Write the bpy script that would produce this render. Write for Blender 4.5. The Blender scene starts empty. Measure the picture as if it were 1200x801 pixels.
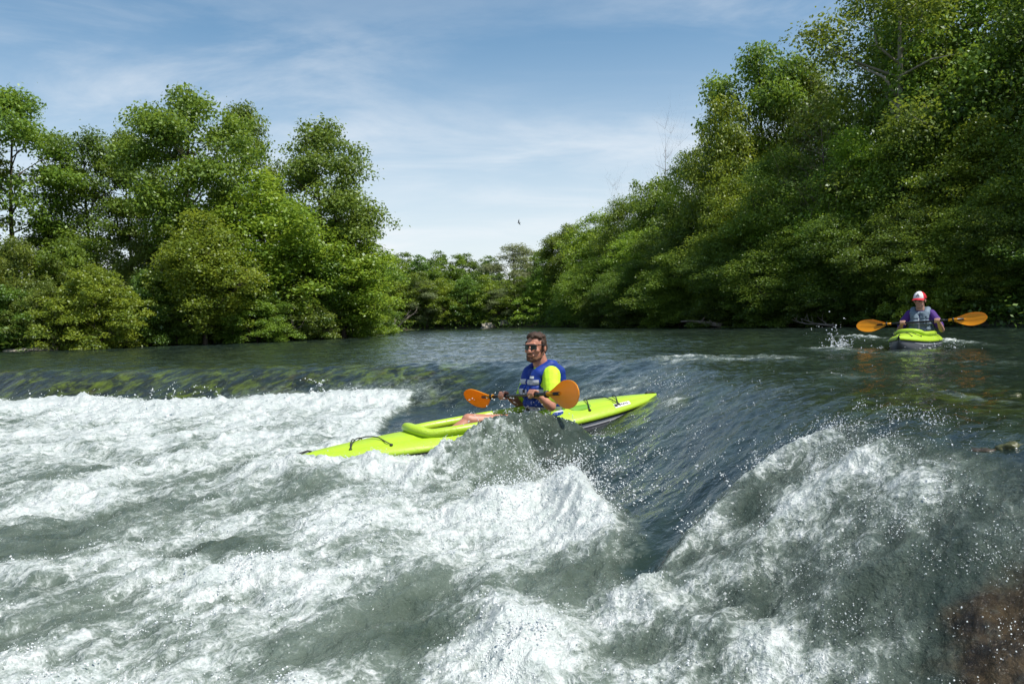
import bpy, math, random
import numpy as np
from mathutils import Vector, Matrix, Euler, noise as mnoise

SC = bpy.context.scene
COL = SC.collection
R = math.radians
rng = np.random.default_rng(11)
random.seed(5)

# ------------------------------------------------------------------ camera
CAMZ = 0.6
PITCH, ROLL = R(1.53), R(1.53)
cam_d = bpy.data.cameras.new('camera')
cam = bpy.data.objects.new('camera', cam_d)
COL.objects.link(cam)
cam_d.sensor_width = 36
cam_d.lens = 30
cam_d.clip_start = 0.05
cam_d.clip_end = 5000
CROT = Matrix.Rotation(R(90) - PITCH, 3, 'X') @ Matrix.Rotation(-ROLL, 3, 'Z')
cam.matrix_world = Matrix.Translation((0, 0, CAMZ)) @ CROT.to_4x4()
SC.camera = cam


def ray(px, py):
    return CROT @ Vector(((px - 600) / 1000, -(py - 400.5) / 1000, -1))


def at_d(px, py, d):
    """photo pixel seen at forward distance d -> place in the world"""
    v = ray(px, py)
    return Vector((0, 0, CAMZ)) + v * (d / v.y)


def at_z(px, py, z):
    v = ray(px, py)
    return Vector((0, 0, CAMZ)) + v * ((z - CAMZ) / v.z)


# ------------------------------------------------------------------ noise
_tabs = {}


def _tab(seed):
    if seed not in _tabs:
        a = np.random.default_rng(1000 + seed).random((256, 256)) * 2 * np.pi
        _tabs[seed] = (np.cos(a).astype(np.float32), np.sin(a).astype(np.float32))
    return _tabs[seed]


def perlin(x, y, seed=0):
    gx, gy = _tab(seed)
    xi = np.floor(x).astype(np.int64)
    yi = np.floor(y).astype(np.int64)
    xf = (x - xi).astype(np.float32)
    yf = (y - yi).astype(np.float32)
    x0, x1, y0, y1 = xi & 255, (xi + 1) & 255, yi & 255, (yi + 1) & 255
    u = xf * xf * xf * (xf * (xf * 6 - 15) + 10)
    v = yf * yf * yf * (yf * (yf * 6 - 15) + 10)
    a = gx[x0, y0] * xf + gy[x0, y0] * yf
    b = gx[x1, y0] * (xf - 1) + gy[x1, y0] * yf
    c = gx[x0, y1] * xf + gy[x0, y1] * (yf - 1)
    d = gx[x1, y1] * (xf - 1) + gy[x1, y1] * (yf - 1)
    return ((a + (b - a) * u) + ((c + (d - c) * u) - (a + (b - a) * u)) * v) * 1.5


def fbm(x, y, octv=4, seed=0, gain=0.5, billow=False):
    t = 0
    amp = 1.0
    tot = 0
    for o in range(octv):
        n = perlin(x + 17.3 * o, y - 9.1 * o, seed + o)
        if billow:
            n = 1 - 2 * np.abs(n)
        t = t + n * amp
        tot += amp
        amp *= gain
        x, y = 2.03 * (0.8 * x - 0.6 * y), 2.03 * (0.6 * x + 0.8 * y)
    return t / tot


def sst(x):
    x = np.clip(x, 0, 1)
    return x * x * (3 - 2 * x)


def seg_dist(X, Y, pts):
    """distance to polyline, side sign (+ left of travel), arclength fraction index"""
    best = np.full(X.shape, 1e9)
    sgn = np.zeros(X.shape)
    par = np.zeros(X.shape)
    for i in range(len(pts) - 1):
        ax, ay = pts[i]
        bx, by = pts[i + 1]
        dx, dy = bx - ax, by - ay
        t = np.clip(((X - ax) * dx + (Y - ay) * dy) / (dx * dx + dy * dy), 0, 1)
        ex, ey = X - ax - t * dx, Y - ay - t * dy
        d = np.hypot(ex, ey)
        m = d < best
        best = np.where(m, d, best)
        sgn = np.where(m, np.sign(dx * (Y - ay) - dy * (X - ax)), sgn)
        par = np.where(m, i + t, par)
    return best, sgn, par


def inside(X, Y, pts):
    c = np.zeros(X.shape, bool)
    n = len(pts)
    for i in range(n):
        x1, y1 = pts[i]
        x2, y2 = pts[(i + 1) % n]
        if y1 == y2:
            continue
        c ^= ((y1 > Y) != (y2 > Y)) & (X < (x2 - x1) * (Y - y1) / (y2 - y1) + x1)
    return c


def signed_in(X, Y, pts):
    d, _, _ = seg_dist(X, Y, list(pts) + [pts[0]])
    return np.where(inside(X, Y, pts), d, -d)


# ------------------------------------------------------------------ objects
def tag(o, label=None, cat=None, group=None, kind=None):
    if label:
        o['label'] = label
    if cat:
        o['category'] = cat
    if group:
        o['group'] = group
    if kind:
        o['kind'] = kind
    return o


def empty(name, loc=(0, 0, 0)):
    o = bpy.data.objects.new(name, None)
    o.empty_display_size = 0.1
    COL.objects.link(o)
    o.location = loc
    return o


def link(name, me, m, parent=None):
    if m and not me.materials:
        me.materials.append(m)
    o = bpy.data.objects.new(name, me)
    COL.objects.link(o)
    if parent:
        o.parent = parent
    return o


def np_mesh(name, V, F, attrs=None, smooth=True):
    """V (n,3) float, F (m,k) int with k constant"""
    me = bpy.data.meshes.new(name)
    V = np.ascontiguousarray(V, np.float32)
    F = np.ascontiguousarray(F, np.int32)
    k = F.shape[1]
    me.vertices.add(len(V))
    me.vertices.foreach_set('co', V.ravel())
    me.loops.add(F.size)
    me.loops.foreach_set('vertex_index', F.ravel())
    me.polygons.add(len(F))
    me.polygons.foreach_set('loop_start', np.arange(0, F.size, k, dtype=np.int32))
    if smooth:
        me.polygons.foreach_set('use_smooth', np.ones(len(F), bool))
    for an, av in (attrs or {}).items():
        a = me.attributes.new(an, 'FLOAT', 'POINT')
        a.data.foreach_set('value', np.ascontiguousarray(av, np.float32))
    me.update(calc_edges=True)
    return me


class MB:
    def __init__(s):
        s.v = []
        s.f = []

    def add(s, vs, fs):
        b = len(s.v)
        s.v += [tuple(p) for p in vs]
        s.f += [tuple(b + i for i in f) for f in fs]
        return s

    def tube(s, pts, rad, n=8, caps=True, squash=None):
        pts = [Vector(p) for p in pts]
        if not hasattr(rad, '__len__'):
            rad = [rad] * len(pts)
        vs, fs = [], []
        ref = None
        for i, p in enumerate(pts):
            a = pts[max(i - 1, 0)]
            b = pts[min(i + 1, len(pts) - 1)]
            t = (b - a).normalized()
            if ref is None:
                ref = t.orthogonal().normalized()
            ref = (ref - t * ref.dot(t)).normalized()
            q = t.cross(ref)
            for k in range(n):
                an = 2 * math.pi * k / n
                vs.append(p + (ref * math.cos(an) + q * math.sin(an)) * rad[i])
        for i in range(len(pts) - 1):
            for k in range(n):
                k2 = (k + 1) % n
                fs.append((i * n + k, i * n + k2, (i + 1) * n + k2, (i + 1) * n + k))
        if caps:
            fs.append(tuple(range(n))[::-1])
            fs.append(tuple((len(pts) - 1) * n + k for k in range(n)))
        return s.add(vs, fs)

    def closed_tube(s, pts, r, n=8):
        pts = [Vector(p) for p in pts]
        m = len(pts)
        vs, fs = [], []
        for i, p in enumerate(pts):
            t = (pts[(i + 1) % m] - pts[i - 1]).normalized()
            up = Vector((0, 0, 1))
            q = t.cross(up).normalized()
            up = q.cross(t)
            for k in range(n):
                an = 2 * math.pi * k / n
                vs.append(p + q * math.cos(an) * r + up * math.sin(an) * r)
        for i in range(m):
            for k in range(n):
                k2, i2 = (k + 1) % n, (i + 1) % m
                fs.append((i * n + k, i * n + k2, i2 * n + k2, i2 * n + k))
        return s.add(vs, fs)

    def ell(s, c, r, rot=None, nu=16, nv=10):
        vs, fs = [], []
        c = Vector(c)
        M = (rot if rot is not None else Matrix.Identity(3))
        for j in range(nv + 1):
            th = math.pi * j / nv
            for i in range(nu):
                ph = 2 * math.pi * i / nu
                vs.append(c + M @ Vector((r[0] * math.sin(th) * math.cos(ph), r[1] * math.sin(th) * math.sin(ph), r[2] * math.cos(th))))
        for j in range(nv):
            for i in range(nu):
                i2 = (i + 1) % nu
                fs.append((j * nu + i, (j + 1) * nu + i, (j + 1) * nu + i2, j * nu + i2))
        return s.add(vs, fs)

    def cap(s, a, b, ra, rb, n=12):
        """capsule with two radii"""
        a, b = Vector(a), Vector(b)
        t = (b - a)
        L = t.length
        t.normalize()
        P, Rr = [], []
        for k in range(5):
            an = math.pi / 2 * k / 4
            P.append(a - t * ra * math.cos(an))
            Rr.append(max(ra * math.sin(an), ra * 0.02))
        for k in range(5):
            an = math.pi / 2 * k / 4
            P.append(b + t * rb * math.sin(an))
            Rr.append(max(rb * math.cos(an), rb * 0.02))
        return s.tube(P, Rr, n)

    def box(s, c, h, rot=None):
        c = Vector(c)
        M = rot if rot is not None else Matrix.Identity(3)
        vs = [c + M @ Vector((x * h[0], y * h[1], z * h[2])) for x in (-1, 1) for y in (-1, 1) for z in (-1, 1)]
        return s.add(vs, [(0, 1, 3, 2), (4, 6, 7, 5), (0, 4, 5, 1), (2, 3, 7, 6), (0, 2, 6, 4), (1, 5, 7, 3)])

    def grid(s, rows, closed=False):
        n = len(rows[0])
        vs = [p for r_ in rows for p in r_]
        fs = []
        for i in range(len(rows) - 1):
            for k in range(n if closed else n - 1):
                k2 = (k + 1) % n
                fs.append((i * n + k, i * n + k2, (i + 1) * n + k2, (i + 1) * n + k))
        return s.add(vs, fs)

    def mesh(s, name, smooth=True):
        me = bpy.data.meshes.new(name)
        me.from_pydata(s.v, [], s.f)
        me.update()
        if smooth:
            me.polygons.foreach_set('use_smooth', [True] * len(me.polygons))
        return me

    def build(s, name, m, parent=None, smooth=True):
        return link(name, s.mesh(name, smooth), m, parent)


def fuse(mb, name, m, parent=None, voxel=0.006, smooth=4, edit=None):
    """melt overlapping shapes into one continuous skin"""
    me = mb.mesh(name)
    o = bpy.data.objects.new(name + '_raw', me)
    COL.objects.link(o)
    md = o.modifiers.new('r', 'REMESH')
    md.mode = 'VOXEL'
    md.voxel_size = voxel
    sm = o.modifiers.new('s', 'SMOOTH')
    sm.iterations = smooth
    sm.factor = 0.5
    dg = bpy.context.evaluated_depsgraph_get()
    dg.update()
    out = bpy.data.meshes.new_from_object(o.evaluated_get(dg))
    bpy.data.objects.remove(o)
    bpy.data.meshes.remove(me)
    out.name = name
    out.materials.clear()
    if edit:
        n = len(out.vertices)
        co = np.empty(n * 3, np.float32)
        out.vertices.foreach_get('co', co)
        co = edit(co.reshape(n, 3))
        out.vertices.foreach_set('co', co.astype(np.float32).ravel())
        out.update()
    out.polygons.foreach_set('use_smooth', [True] * len(out.polygons))
    return link(name, out, m, parent)


# ------------------------------------------------------------------ materials
def new_mat(name):
    m = bpy.data.materials.new(name)
    m.use_nodes = True
    nt = m.node_tree
    nt.nodes.clear()
    out = nt.nodes.new('ShaderNodeOutputMaterial')
    return m, nt, out


class NT:
    def __init__(s, nt):
        s.nt = nt

    def n(s, t, **kw):
        nd = s.nt.nodes.new(t)
        for k, v in kw.items():
            if k in nd.inputs:
                s.set(nd, k, v)
            else:
                setattr(nd, k, v)
        return nd

    def set(s, nd, k, v):
        if isinstance(v, bpy.types.NodeSocket):
            s.nt.links.new(v, nd.inputs[k])
        else:
            if isinstance(v, tuple) and len(v) == 3 and nd.inputs[k].type == 'RGBA':
                v = v + (1,)
            nd.inputs[k].default_value = v

    def math(s, op, a, b=0.0, c=None, clamp=False):
        nd = s.nt.nodes.new('ShaderNodeMath')
        nd.operation = op
        nd.use_clamp = clamp
        s.set(nd, 0, a)
        s.set(nd, 1, b)
        if c is not None:
            s.set(nd, 2, c)
        return nd.outputs[0]

    def mix(s, f, a, b):
        nd = s.nt.nodes.new('ShaderNodeMix')
        nd.data_type = 'RGBA'
        s.set(nd, 0, f)
        s.set(nd, 6, a)
        s.set(nd, 7, b)
        return nd.outputs[2]

    def attr(s, name):
        return s.n('ShaderNodeAttribute', attribute_name=name).outputs['Fac']

    def noise(s, vec, scale, detail=3, rough=0.55, dist=0.0):
        nd = s.n('ShaderNodeTexNoise')
        if vec is not None:
            s.set(nd, 'Vector', vec)
        nd.inputs['Scale'].default_value = scale
        nd.inputs['Detail'].default_value = detail
        nd.inputs['Roughness'].default_value = rough
        nd.inputs['Distortion'].default_value = dist
        return nd.outputs['Fac']

    def ramp(s, f, lo, hi, a=0.0, b=1.0):
        nd = s.n('ShaderNodeMapRange')
        nd.interpolation_type = 'SMOOTHSTEP'
        s.set(nd, 'Value', f)
        nd.inputs['From Min'].default_value = lo
        nd.inputs['From Max'].default_value = hi
        nd.inputs['To Min'].default_value = a
        nd.inputs['To Max'].default_value = b
        return nd.outputs['Result']

    def bump(s, h, strength, dist, normal=None):
        nd = s.n('ShaderNodeBump')
        s.set(nd, 'Height', h)
        s.set(nd, 'Strength', strength)
        s.set(nd, 'Distance', dist)
        if normal is not None:
            s.set(nd, 'Normal', normal)
        return nd.outputs['Normal']

    def mapping(s, vec, scale=(1, 1, 1), rot=(0, 0, 0)):
        nd = s.n('ShaderNodeMapping')
        s.set(nd, 'Vector', vec)
        nd.inputs['Scale'].default_value = scale
        nd.inputs['Rotation'].default_value = rot
        return nd.outputs[0]


def plain(name, col, rough=0.5, spec=0.5, var=0.15, vscale=8.0, bump=0.0, bscale=60.0, metal=0.0, trans=0.0):
    """a solid material with slight procedural mottling"""
    m, nt, out = new_mat(name)
    h = NT(nt)
    p = h.n('ShaderNodeBsdfPrincipled')
    tc = h.n('ShaderNodeTexCoord').outputs['Object']
    f = h.noise(tc, vscale, 4)
    a = tuple(c * (1 - var) for c in col)
    b = tuple(min(c * (1 + var), 1) for c in col)
    h.set(p, 'Base Color', h.mix(f, a, b))
    p.inputs['Roughness'].default_value = rough
    p.inputs['Specular IOR Level'].default_value = spec
    p.inputs['Metallic'].default_value = metal
    if bump:
        h.set(p, 'Normal', h.bump(h.noise(tc, bscale, 3), bump, 0.01))
    nt.links.new(p.outputs[0], out.inputs[0])
    return m


def leaf_mat(name, dark, light, trans=0.42):
    m, nt, out = new_mat(name)
    h = NT(nt)
    t = h.attr('tint')
    oi = h.n('ShaderNodeObjectInfo').outputs['Random']
    col = h.mix(t, dark, light)
    hs = h.n('ShaderNodeHueSaturation')
    h.set(hs, 'Hue', h.math('MULTIPLY_ADD', oi, 0.028, 0.490))
    h.set(hs, 'Saturation', 0.97)
    h.set(hs, 'Value', h.math('MULTIPLY_ADD', oi, 0.30, 0.84))
    h.set(hs, 'Color', col)
    d = h.n('ShaderNodeBsdfDiffuse')
    h.set(d, 'Color', hs.outputs[0])
    tr = h.n('ShaderNodeBsdfTranslucent')
    hs2 = h.n('ShaderNodeHueSaturation')
    hs2.inputs['Hue'].default_value = 0.485
    hs2.inputs['Value'].default_value = 1.35
    h.set(hs2, 'Color', hs.outputs[0])
    h.set(tr, 'Color', hs2.outputs[0])
    mx = h.n('ShaderNodeMixShader')
    mx.inputs[0].default_value = trans
    nt.links.new(d.outputs[0], mx.inputs[1])
    nt.links.new(tr.outputs[0], mx.inputs[2])
    g = h.n('ShaderNodeBsdfGlossy')
    g.inputs['Roughness'].default_value = 0.45
    h.set(g, 'Color', (0.9, 0.95, 1.0))
    mx2 = h.n('ShaderNodeMixShader')
    mx2.inputs[0].default_value = 0.03
    nt.links.new(mx.outputs[0], mx2.inputs[1])
    nt.links.new(g.outputs[0], mx2.inputs[2])
    nt.links.new(mx2.outputs[0], out.inputs[0])
    return m


M = {}
M['leaf_mid'] = leaf_mat('leaf_mid', (0.078, 0.145, 0.013), (0.215, 0.315, 0.024))
M['leaf_bright'] = leaf_mat('leaf_bright', (0.12, 0.21, 0.013), (0.285, 0.385, 0.024))
M['leaf_dark'] = leaf_mat('leaf_dark', (0.052, 0.102, 0.012), (0.16, 0.25, 0.022))
M['leaf_olive'] = leaf_mat('leaf_olive', (0.085, 0.13, 0.016), (0.215, 0.275, 0.03))
M['leaf_pale'] = leaf_mat('leaf_pale', (0.15, 0.19, 0.08), (0.28, 0.32, 0.13))
M['bark'] = plain('bark', (0.085, 0.068, 0.050), 0.9, 0.2, 0.4, 6, 0.6, 25)
M['bark_pale'] = plain('bark_pale', (0.30, 0.28, 0.24), 0.85, 0.2, 0.45, 3, 0.4, 25)
M['twig'] = plain('twig', (0.17, 0.14, 0.12), 0.9, 0.2, 0.3)

# ------------------------------------------------------------------ sky and sun
SUN_EL, SUN_AZ = R(60), R(118)          # azimuth from +Y towards +X
w = bpy.data.worlds.new('World')
SC.world = w
w.use_nodes = True
nt = w.node_tree
nt.nodes.clear()
h = NT(nt)
sky = h.n('ShaderNodeTexSky', sky_type='NISHITA', sun_disc=False)
sky.sun_elevation = SUN_EL
sky.sun_rotation = SUN_AZ
sky.altitude = 200
sky.air_density = 1.0
sky.dust_density = 0.6
sky.ozone_density = 1.6
gen = h.n('ShaderNodeTexCoord').outputs['Generated']
sep = h.n('ShaderNodeSeparateXYZ')
h.set(sep, 0, gen)
zc = h.math('MAXIMUM', sep.outputs[2], 0.02)
# project the view direction onto a high cloud sheet so the cirrus streaks foreshorten properly
cx = h.math('DIVIDE', sep.outputs[0], h.math('ADD', zc, 0.12))
cy = h.math('DIVIDE', sep.outputs[1], h.math('ADD', zc, 0.12))
comb = h.n('ShaderNodeCombineXYZ')
h.set(comb, 0, cx)
h.set(comb, 1, cy)
v1 = h.mapping(comb.outputs[0], (0.8, 1.2, 1), (0, 0, R(-28)))
c1 = h.noise(v1, 1.5, 8, 0.60, 0.5)
c2 = h.noise(h.mapping(comb.outputs[0], (0.35, 0.5, 1), (0, 0, R(15))), 0.9, 3, 0.5)
cl = h.math('MULTIPLY', h.ramp(c1, 0.36, 0.72), h.ramp(c2, 0.32, 0.64))
lowhaze = h.ramp(sep.outputs[2], -0.05, 0.36, 0.84, 0.0)
fac = h.math('ADD', h.math('MULTIPLY', cl, 0.60), lowhaze, clamp=True)
fac = h.math('MULTIPLY', fac, h.ramp(sep.outputs[2], -0.05, 0.0))
skyc = h.n('ShaderNodeHueSaturation')
skyc.inputs['Saturation'].default_value = 1.14
skyc.inputs['Hue'].default_value = 0.488
skyc.inputs['Value'].default_value = 1.0
h.set(skyc, 'Color', sky.outputs[0])
colr = h.mix(fac, skyc.outputs[0], (6.8, 7.1, 7.4))
bg = h.n('ShaderNodeBackground')
h.set(bg, 'Color', colr)
bg.inputs['Strength'].default_value = 0.095
wo = h.n('ShaderNodeOutputWorld')
nt.links.new(bg.outputs[0], wo.inputs[0])

sl = bpy.data.lights.new('sun', 'SUN')
sl.energy = 4.2
sl.angle = R(0.53)
sl.color = (1.0, 0.95, 0.87)
so = bpy.data.objects.new('sun', sl)
COL.objects.link(so)
sd = Vector((math.sin(SUN_AZ) * math.cos(SUN_EL), math.cos(SUN_AZ) * math.cos(SUN_EL), math.sin(SUN_EL)))
so.rotation_euler = (-sd).to_track_quat('-Z', 'Y').to_euler()
so.location = sd * 40

# ------------------------------------------------------------------ river plan
BANK = [(4.6, -12), (4.3, 0), (4.6, 3), (7, 7), (11, 13), (13.6, 18), (14.6, 24), (14.0, 28), (12.6, 31.6), (10.8, 36), (9.0, 42), (6.5, 50),
        (3.0, 57), (-1.5, 61), (-6.0, 62), (-9.0, 60), (-9.6, 52), (-7.2, 43), (-8.8, 35), (-12.2, 30), (-16.6, 27), (-25, 23), (-45, 16), (-60, -12)]


def ground_arr(X, Y):
    d = -signed_in(X, Y, BANK)      # + outside the river
    d = d + 0.5 * fbm(X * 0.5, Y * 0.5, 3, 60)
    z = np.where(d > 0, 0.45 * sst(d / 1.2) + 0.9 * sst((d - 1) / 14), -1.5 * sst(-d / 2.0))
    z = z + 0.10 * fbm(X * 0.8, Y * 0.8, 3, 64) * (d > 0)
    return z


def ground_h(x, y):
    return float(ground_arr(np.array([x], float), np.array([y], float))[0])


def build_ground():
    def axis(lo, hi, step, far):
        a = list(np.arange(lo, hi, step))
        s, v = step, hi
        while v < far:
            a.append(v)
            s *= 1.35
            v += s
        s, v = step, lo
        b = []
        while v > -far:
            s *= 1.35
            v -= s
            b.append(v)
        return np.array(b[::-1] + a)
    xs = axis(-40, 30, 0.6, 1500)
    ys = axis(-12, 75, 0.6, 1500)
    X, Y = np.meshgrid(xs, ys)
    Z = ground_arr(X, Y)
    nx, ny = len(xs), len(ys)
    idx = np.arange(nx * ny).reshape(ny, nx)
    F = np.stack([idx[:-1, :-1], idx[:-1, 1:], idx[1:, 1:], idx[1:, :-1]], -1).reshape(-1, 4)
    m, nt, out = new_mat('bank_soil')
    h = NT(nt)
    p = h.n('ShaderNodeBsdfPrincipled')
    pos = h.n('ShaderNodeNewGeometry').outputs['Position']
    a = h.noise(pos, 1.5, 5)
    b = h.noise(pos, 9, 4)
    c = h.mix(h.ramp(a, 0.35, 0.65), (0.055, 0.042, 0.028), (0.035, 0.055, 0.015))
    c = h.mix(h.ramp(b, 0.55, 0.75, 0, 0.6), c, (0.10, 0.085, 0.06))
    h.set(p, 'Base Color', c)
    p.inputs['Roughness'].default_value = 0.95
    h.set(p, 'Normal', h.bump(b, 0.8, 0.1))
    nt.links.new(p.outputs[0], out.inputs[0])
    o = link('ground', np_mesh('ground', np.stack([X, Y, Z], -1).reshape(-1, 3), F), m)
    tag(o, 'brown and green river bank ground under the trees', 'ground', kind='structure')


build_ground()

# ------------------------------------------------------------------ water
LIP = [(-30, 15.0), (-14, 14.2), (-8.04, 13.4), (-4.1, 12.2), (-1.4, 11.8), (0.3, 12.3), (2.1, 10.8), (2.3, 7.0), (2.15, 5.15), (2.35, 4.0), (2.9, 2.8), (4.2, 1.0), (6, -3)]
LIPW = [0.9, 0.9, 0.9, 0.9, 1.3, 2.7, 2.5, 2.1, 1.9, 2.0, 2.0, 2.0, 2.0]
LIPS = [0.55, 0.55, 0.55, 0.55, 0.55, 0.5, 0.4, 0.1, 0.0, 0.0, 0.0, 0.0, 0.0]   # where foam starts below the lip


def lower_z(Y):
    return -0.43 - 0.046 * (12.3 - np.clip(Y, 0, 13.5))


def coarse():
    xs = np.arange(-32, 8, 0.08)
    ys = np.arange(-3, 18, 0.08)
    X, Y = np.meshgrid(xs, ys)
    d, sg, par = seg_dist(X, Y, LIP)
    s = -d * sg
    s = s + (0.40 * fbm(X * 0.45, Y * 0.45, 3, 70) + 0.16 * fbm(X * 1.6, Y * 1.2, 2, 73)) * np.clip((0.5 - X) / 1.5, 0, 1)
    wv = np.interp(par, np.arange(len(LIPW)), LIPW)
    t = sst((s + 0.35) / (wv + 0.35))
    Z = t * lower_z(Y)
    def blur(A, k):
        ker = np.exp(-0.5 * (np.arange(-3 * k, 3 * k + 1) / k) ** 2)
        ker /= ker.sum()
        A = np.pad(A, 3 * k, mode='edge')
        A = np.apply_along_axis(lambda v: np.convolve(v, ker, 'valid'), 0, A)
        return np.apply_along_axis(lambda v: np.convolve(v, ker, 'valid'), 1, A)
    Z = blur(Z, 2)
    s0 = np.interp(par, np.arange(len(LIPS)), LIPS)
    return xs, ys, Z, blur(s, 1), blur(t, 2), blur(s0, 3)


CXS, CYS, CZ, CS, CT, C0 = coarse()


def bil(A, X, Y):
    fx = np.clip((X - CXS[0]) / 0.08, 0, len(CXS) - 1.001)
    fy = np.clip((Y - CYS[0]) / 0.08, 0, len(CYS) - 1.001)
    i, j = fx.astype(int), fy.astype(int)
    u, v = fx - i, fy - j
    return (A[j, i] * (1 - u) + A[j, i + 1] * u) * (1 - v) + (A[j + 1, i] * (1 - u) + A[j + 1, i + 1] * u) * v


def on_water(px, py, lift=0.0):
    """first place where the sight line meets the undisturbed river surface"""
    v = ray(px, py)
    d = np.arange(2.5, 40, 0.01)
    X, Y, Zr = v.x / v.y * d, d, CAMZ + v.z / v.y * d
    Zs = np.where((Y < 17.5), bil(CZ, X, Y), 0.0) + lift
    k = np.argmax(Zr <= Zs) if (Zr <= Zs).any() else len(d) - 1
    return Vector((X[k], Y[k], Zs[k]))


def pl(pts, lift=0.0):
    return [tuple(on_water(x, y, lift).xy) for x, y in pts]


# smooth dark tongue of water that pours through the ledge
TONGUE = pl([(484, 446), (470, 482), (440, 508), (500, 545), (560, 552), (600, 548), (668, 556), (688, 600), (712, 650), (738, 692), (765, 690), (800, 640),
             (850, 580), (900, 545), (960, 515), (1010, 492), (1050, 506), (1110, 522), (1190, 530), (1300, 530)]) + [(6, 5), (6, 12.8), (-1.2, 12.8)]
RIDGES = [  # polyline, height, half width, foam
    (pl([(-160, 486), (-40, 478), (60, 474), (130, 476), (190, 484), (250, 474), (330, 471), (420, 465), (490, 459), (515, 462)], 0.06), 0.09, 0.30, 0.6),
    ([(-0.62, 6.80), (-0.25, 7.10), (0.06, 7.30), (0.32, 7.42), (0.60, 7.60)], 0.43, 0.25, 0.0),           # glassy wave thrown up beside the hull
    ([(-2.35, 6.95), (-1.8, 7.05), (-1.3, 7.10), (-0.9, 7.12)], 0.075, 0.20, 0.45),
    ([(-2.2, 7.75), (-1.5, 7.95), (-1.0, 8.30)], 0.07, 0.22, 0.45),
    (pl([(545, 600), (600, 580), (650, 575), (690, 590), (712, 625), (720, 650)], 0.12), 0.15, 0.22, 0.60),
    (pl([(665, 560), (672, 590), (690, 625)], 0.06), 0.08, 0.12, 0.5),
    (pl([(1012, 492), (940, 520), (880, 560), (828, 620), (775, 672), (730, 712)], 0.05), 0.085, 0.10, 0.34),
    (pl([(1050, 516), (960, 580), (890, 640), (800, 695)], 0.05), 0.075, 0.13, 0.34),
    (pl([(1200, 600), (1100, 640), (980, 700), (900, 760)], 0.03), 0.04, 0.18, 0.10),
    (pl([(470, 600), (430, 640), (380, 680)], 0.06), 0.10, 0.20, 0.0),
    (pl([(700, 700), (800, 730), (900, 770), (1000, 800)], 0.03), 0.07, 0.14, 0.30),
    (pl([(0, 690), (120, 650), (200, 690), (320, 660)], 0.03), 0.06, 0.22, 0.2),
    (pl([(560, 700), (600, 740), (640, 800)], 0.05), 0.10, 0.16, 0.35),
]
BLOBS = [  # px, py, rx, ry (px), foam change
    (395, 572, 70, 20, -0.40), (480, 560, 60, 14, 0.2), (250, 652, 75, 14, -0.5), (60, 640, 80, 20, -0.3),
    (45, 705, 80, 22, -0.35), (470, 700, 90, 35, -0.50), (430, 760, 120, 40, -0.40), (250, 770, 150, 35, -0.25),
    (690, 695, 70, 28, -0.45), (640, 610, 70, 40, 0.25), (420, 610, 60, 22, 0.25),
    (300, 700, 90, 16, 0.20), (90, 600, 120, 20, 0.20), (140, 520, 160, 22, 0.15), (330, 590, 80, 12, -0.25), (110, 560, 90, 10, -0.2), (220, 600, 60, 10, -0.2),
    (880, 600, 44, 34, -0.55), (850, 660, 50, 22, -0.40), (930, 555, 34, 20, -0.35), (1100, 560, 120, 24, 0.22), (1000, 560, 60, 26, 0.15), (1060, 690, 130, 45, -0.42), (1120, 630, 90, 24, -0.15), (960, 660, 60, 30, -0.25), (880, 720, 80, 24, -0.15),
    (1180, 770, 150, 70, -0.6), (980, 750, 60, 30, -0.40), (1130, 700, 80, 30, -0.25), (760, 600, 30, 60, -0.5),
    (560, 640, 50, 16, -0.2), (815, 735, 70, 22, -0.32), (760, 775, 60, 18, -0.25), (940, 700, 60, 26, -0.25), (620, 530, 58, 26, -0.75), (565, 545, 48, 24, -0.6), (520, 745, 60, 20, -0.3), (800, 770, 90, 20, -0.2),
]
RIFFLES = [(815, 421, 0.0, 70, 3.5, .55), (905, 420, 0, 45, 3, .5), (975, 410, 0, 30, 3, .55), (1100, 401, 0, 26, 3.0, 0.95), (1016, 396, 0, 14, 3, 0.8), (760, 432, 0, 60, 3, 0.35),
           (700, 440, -.1, 50, 4, .25), (640, 393, 0, 200, 1.5, .28), (1150, 425, 0, 60, 3, .28), (1060, 415, 0, 80, 4, .3), (1010, 440, 0, 80, 5, 0.2), (660, 452, -0.2, 70, 4, 0.2),
           (790, 455, -.1, 22, 4, .65), (1120, 462, 0, 12, 9, .35), (900, 450, 0, 60, 5, .22)]


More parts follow.
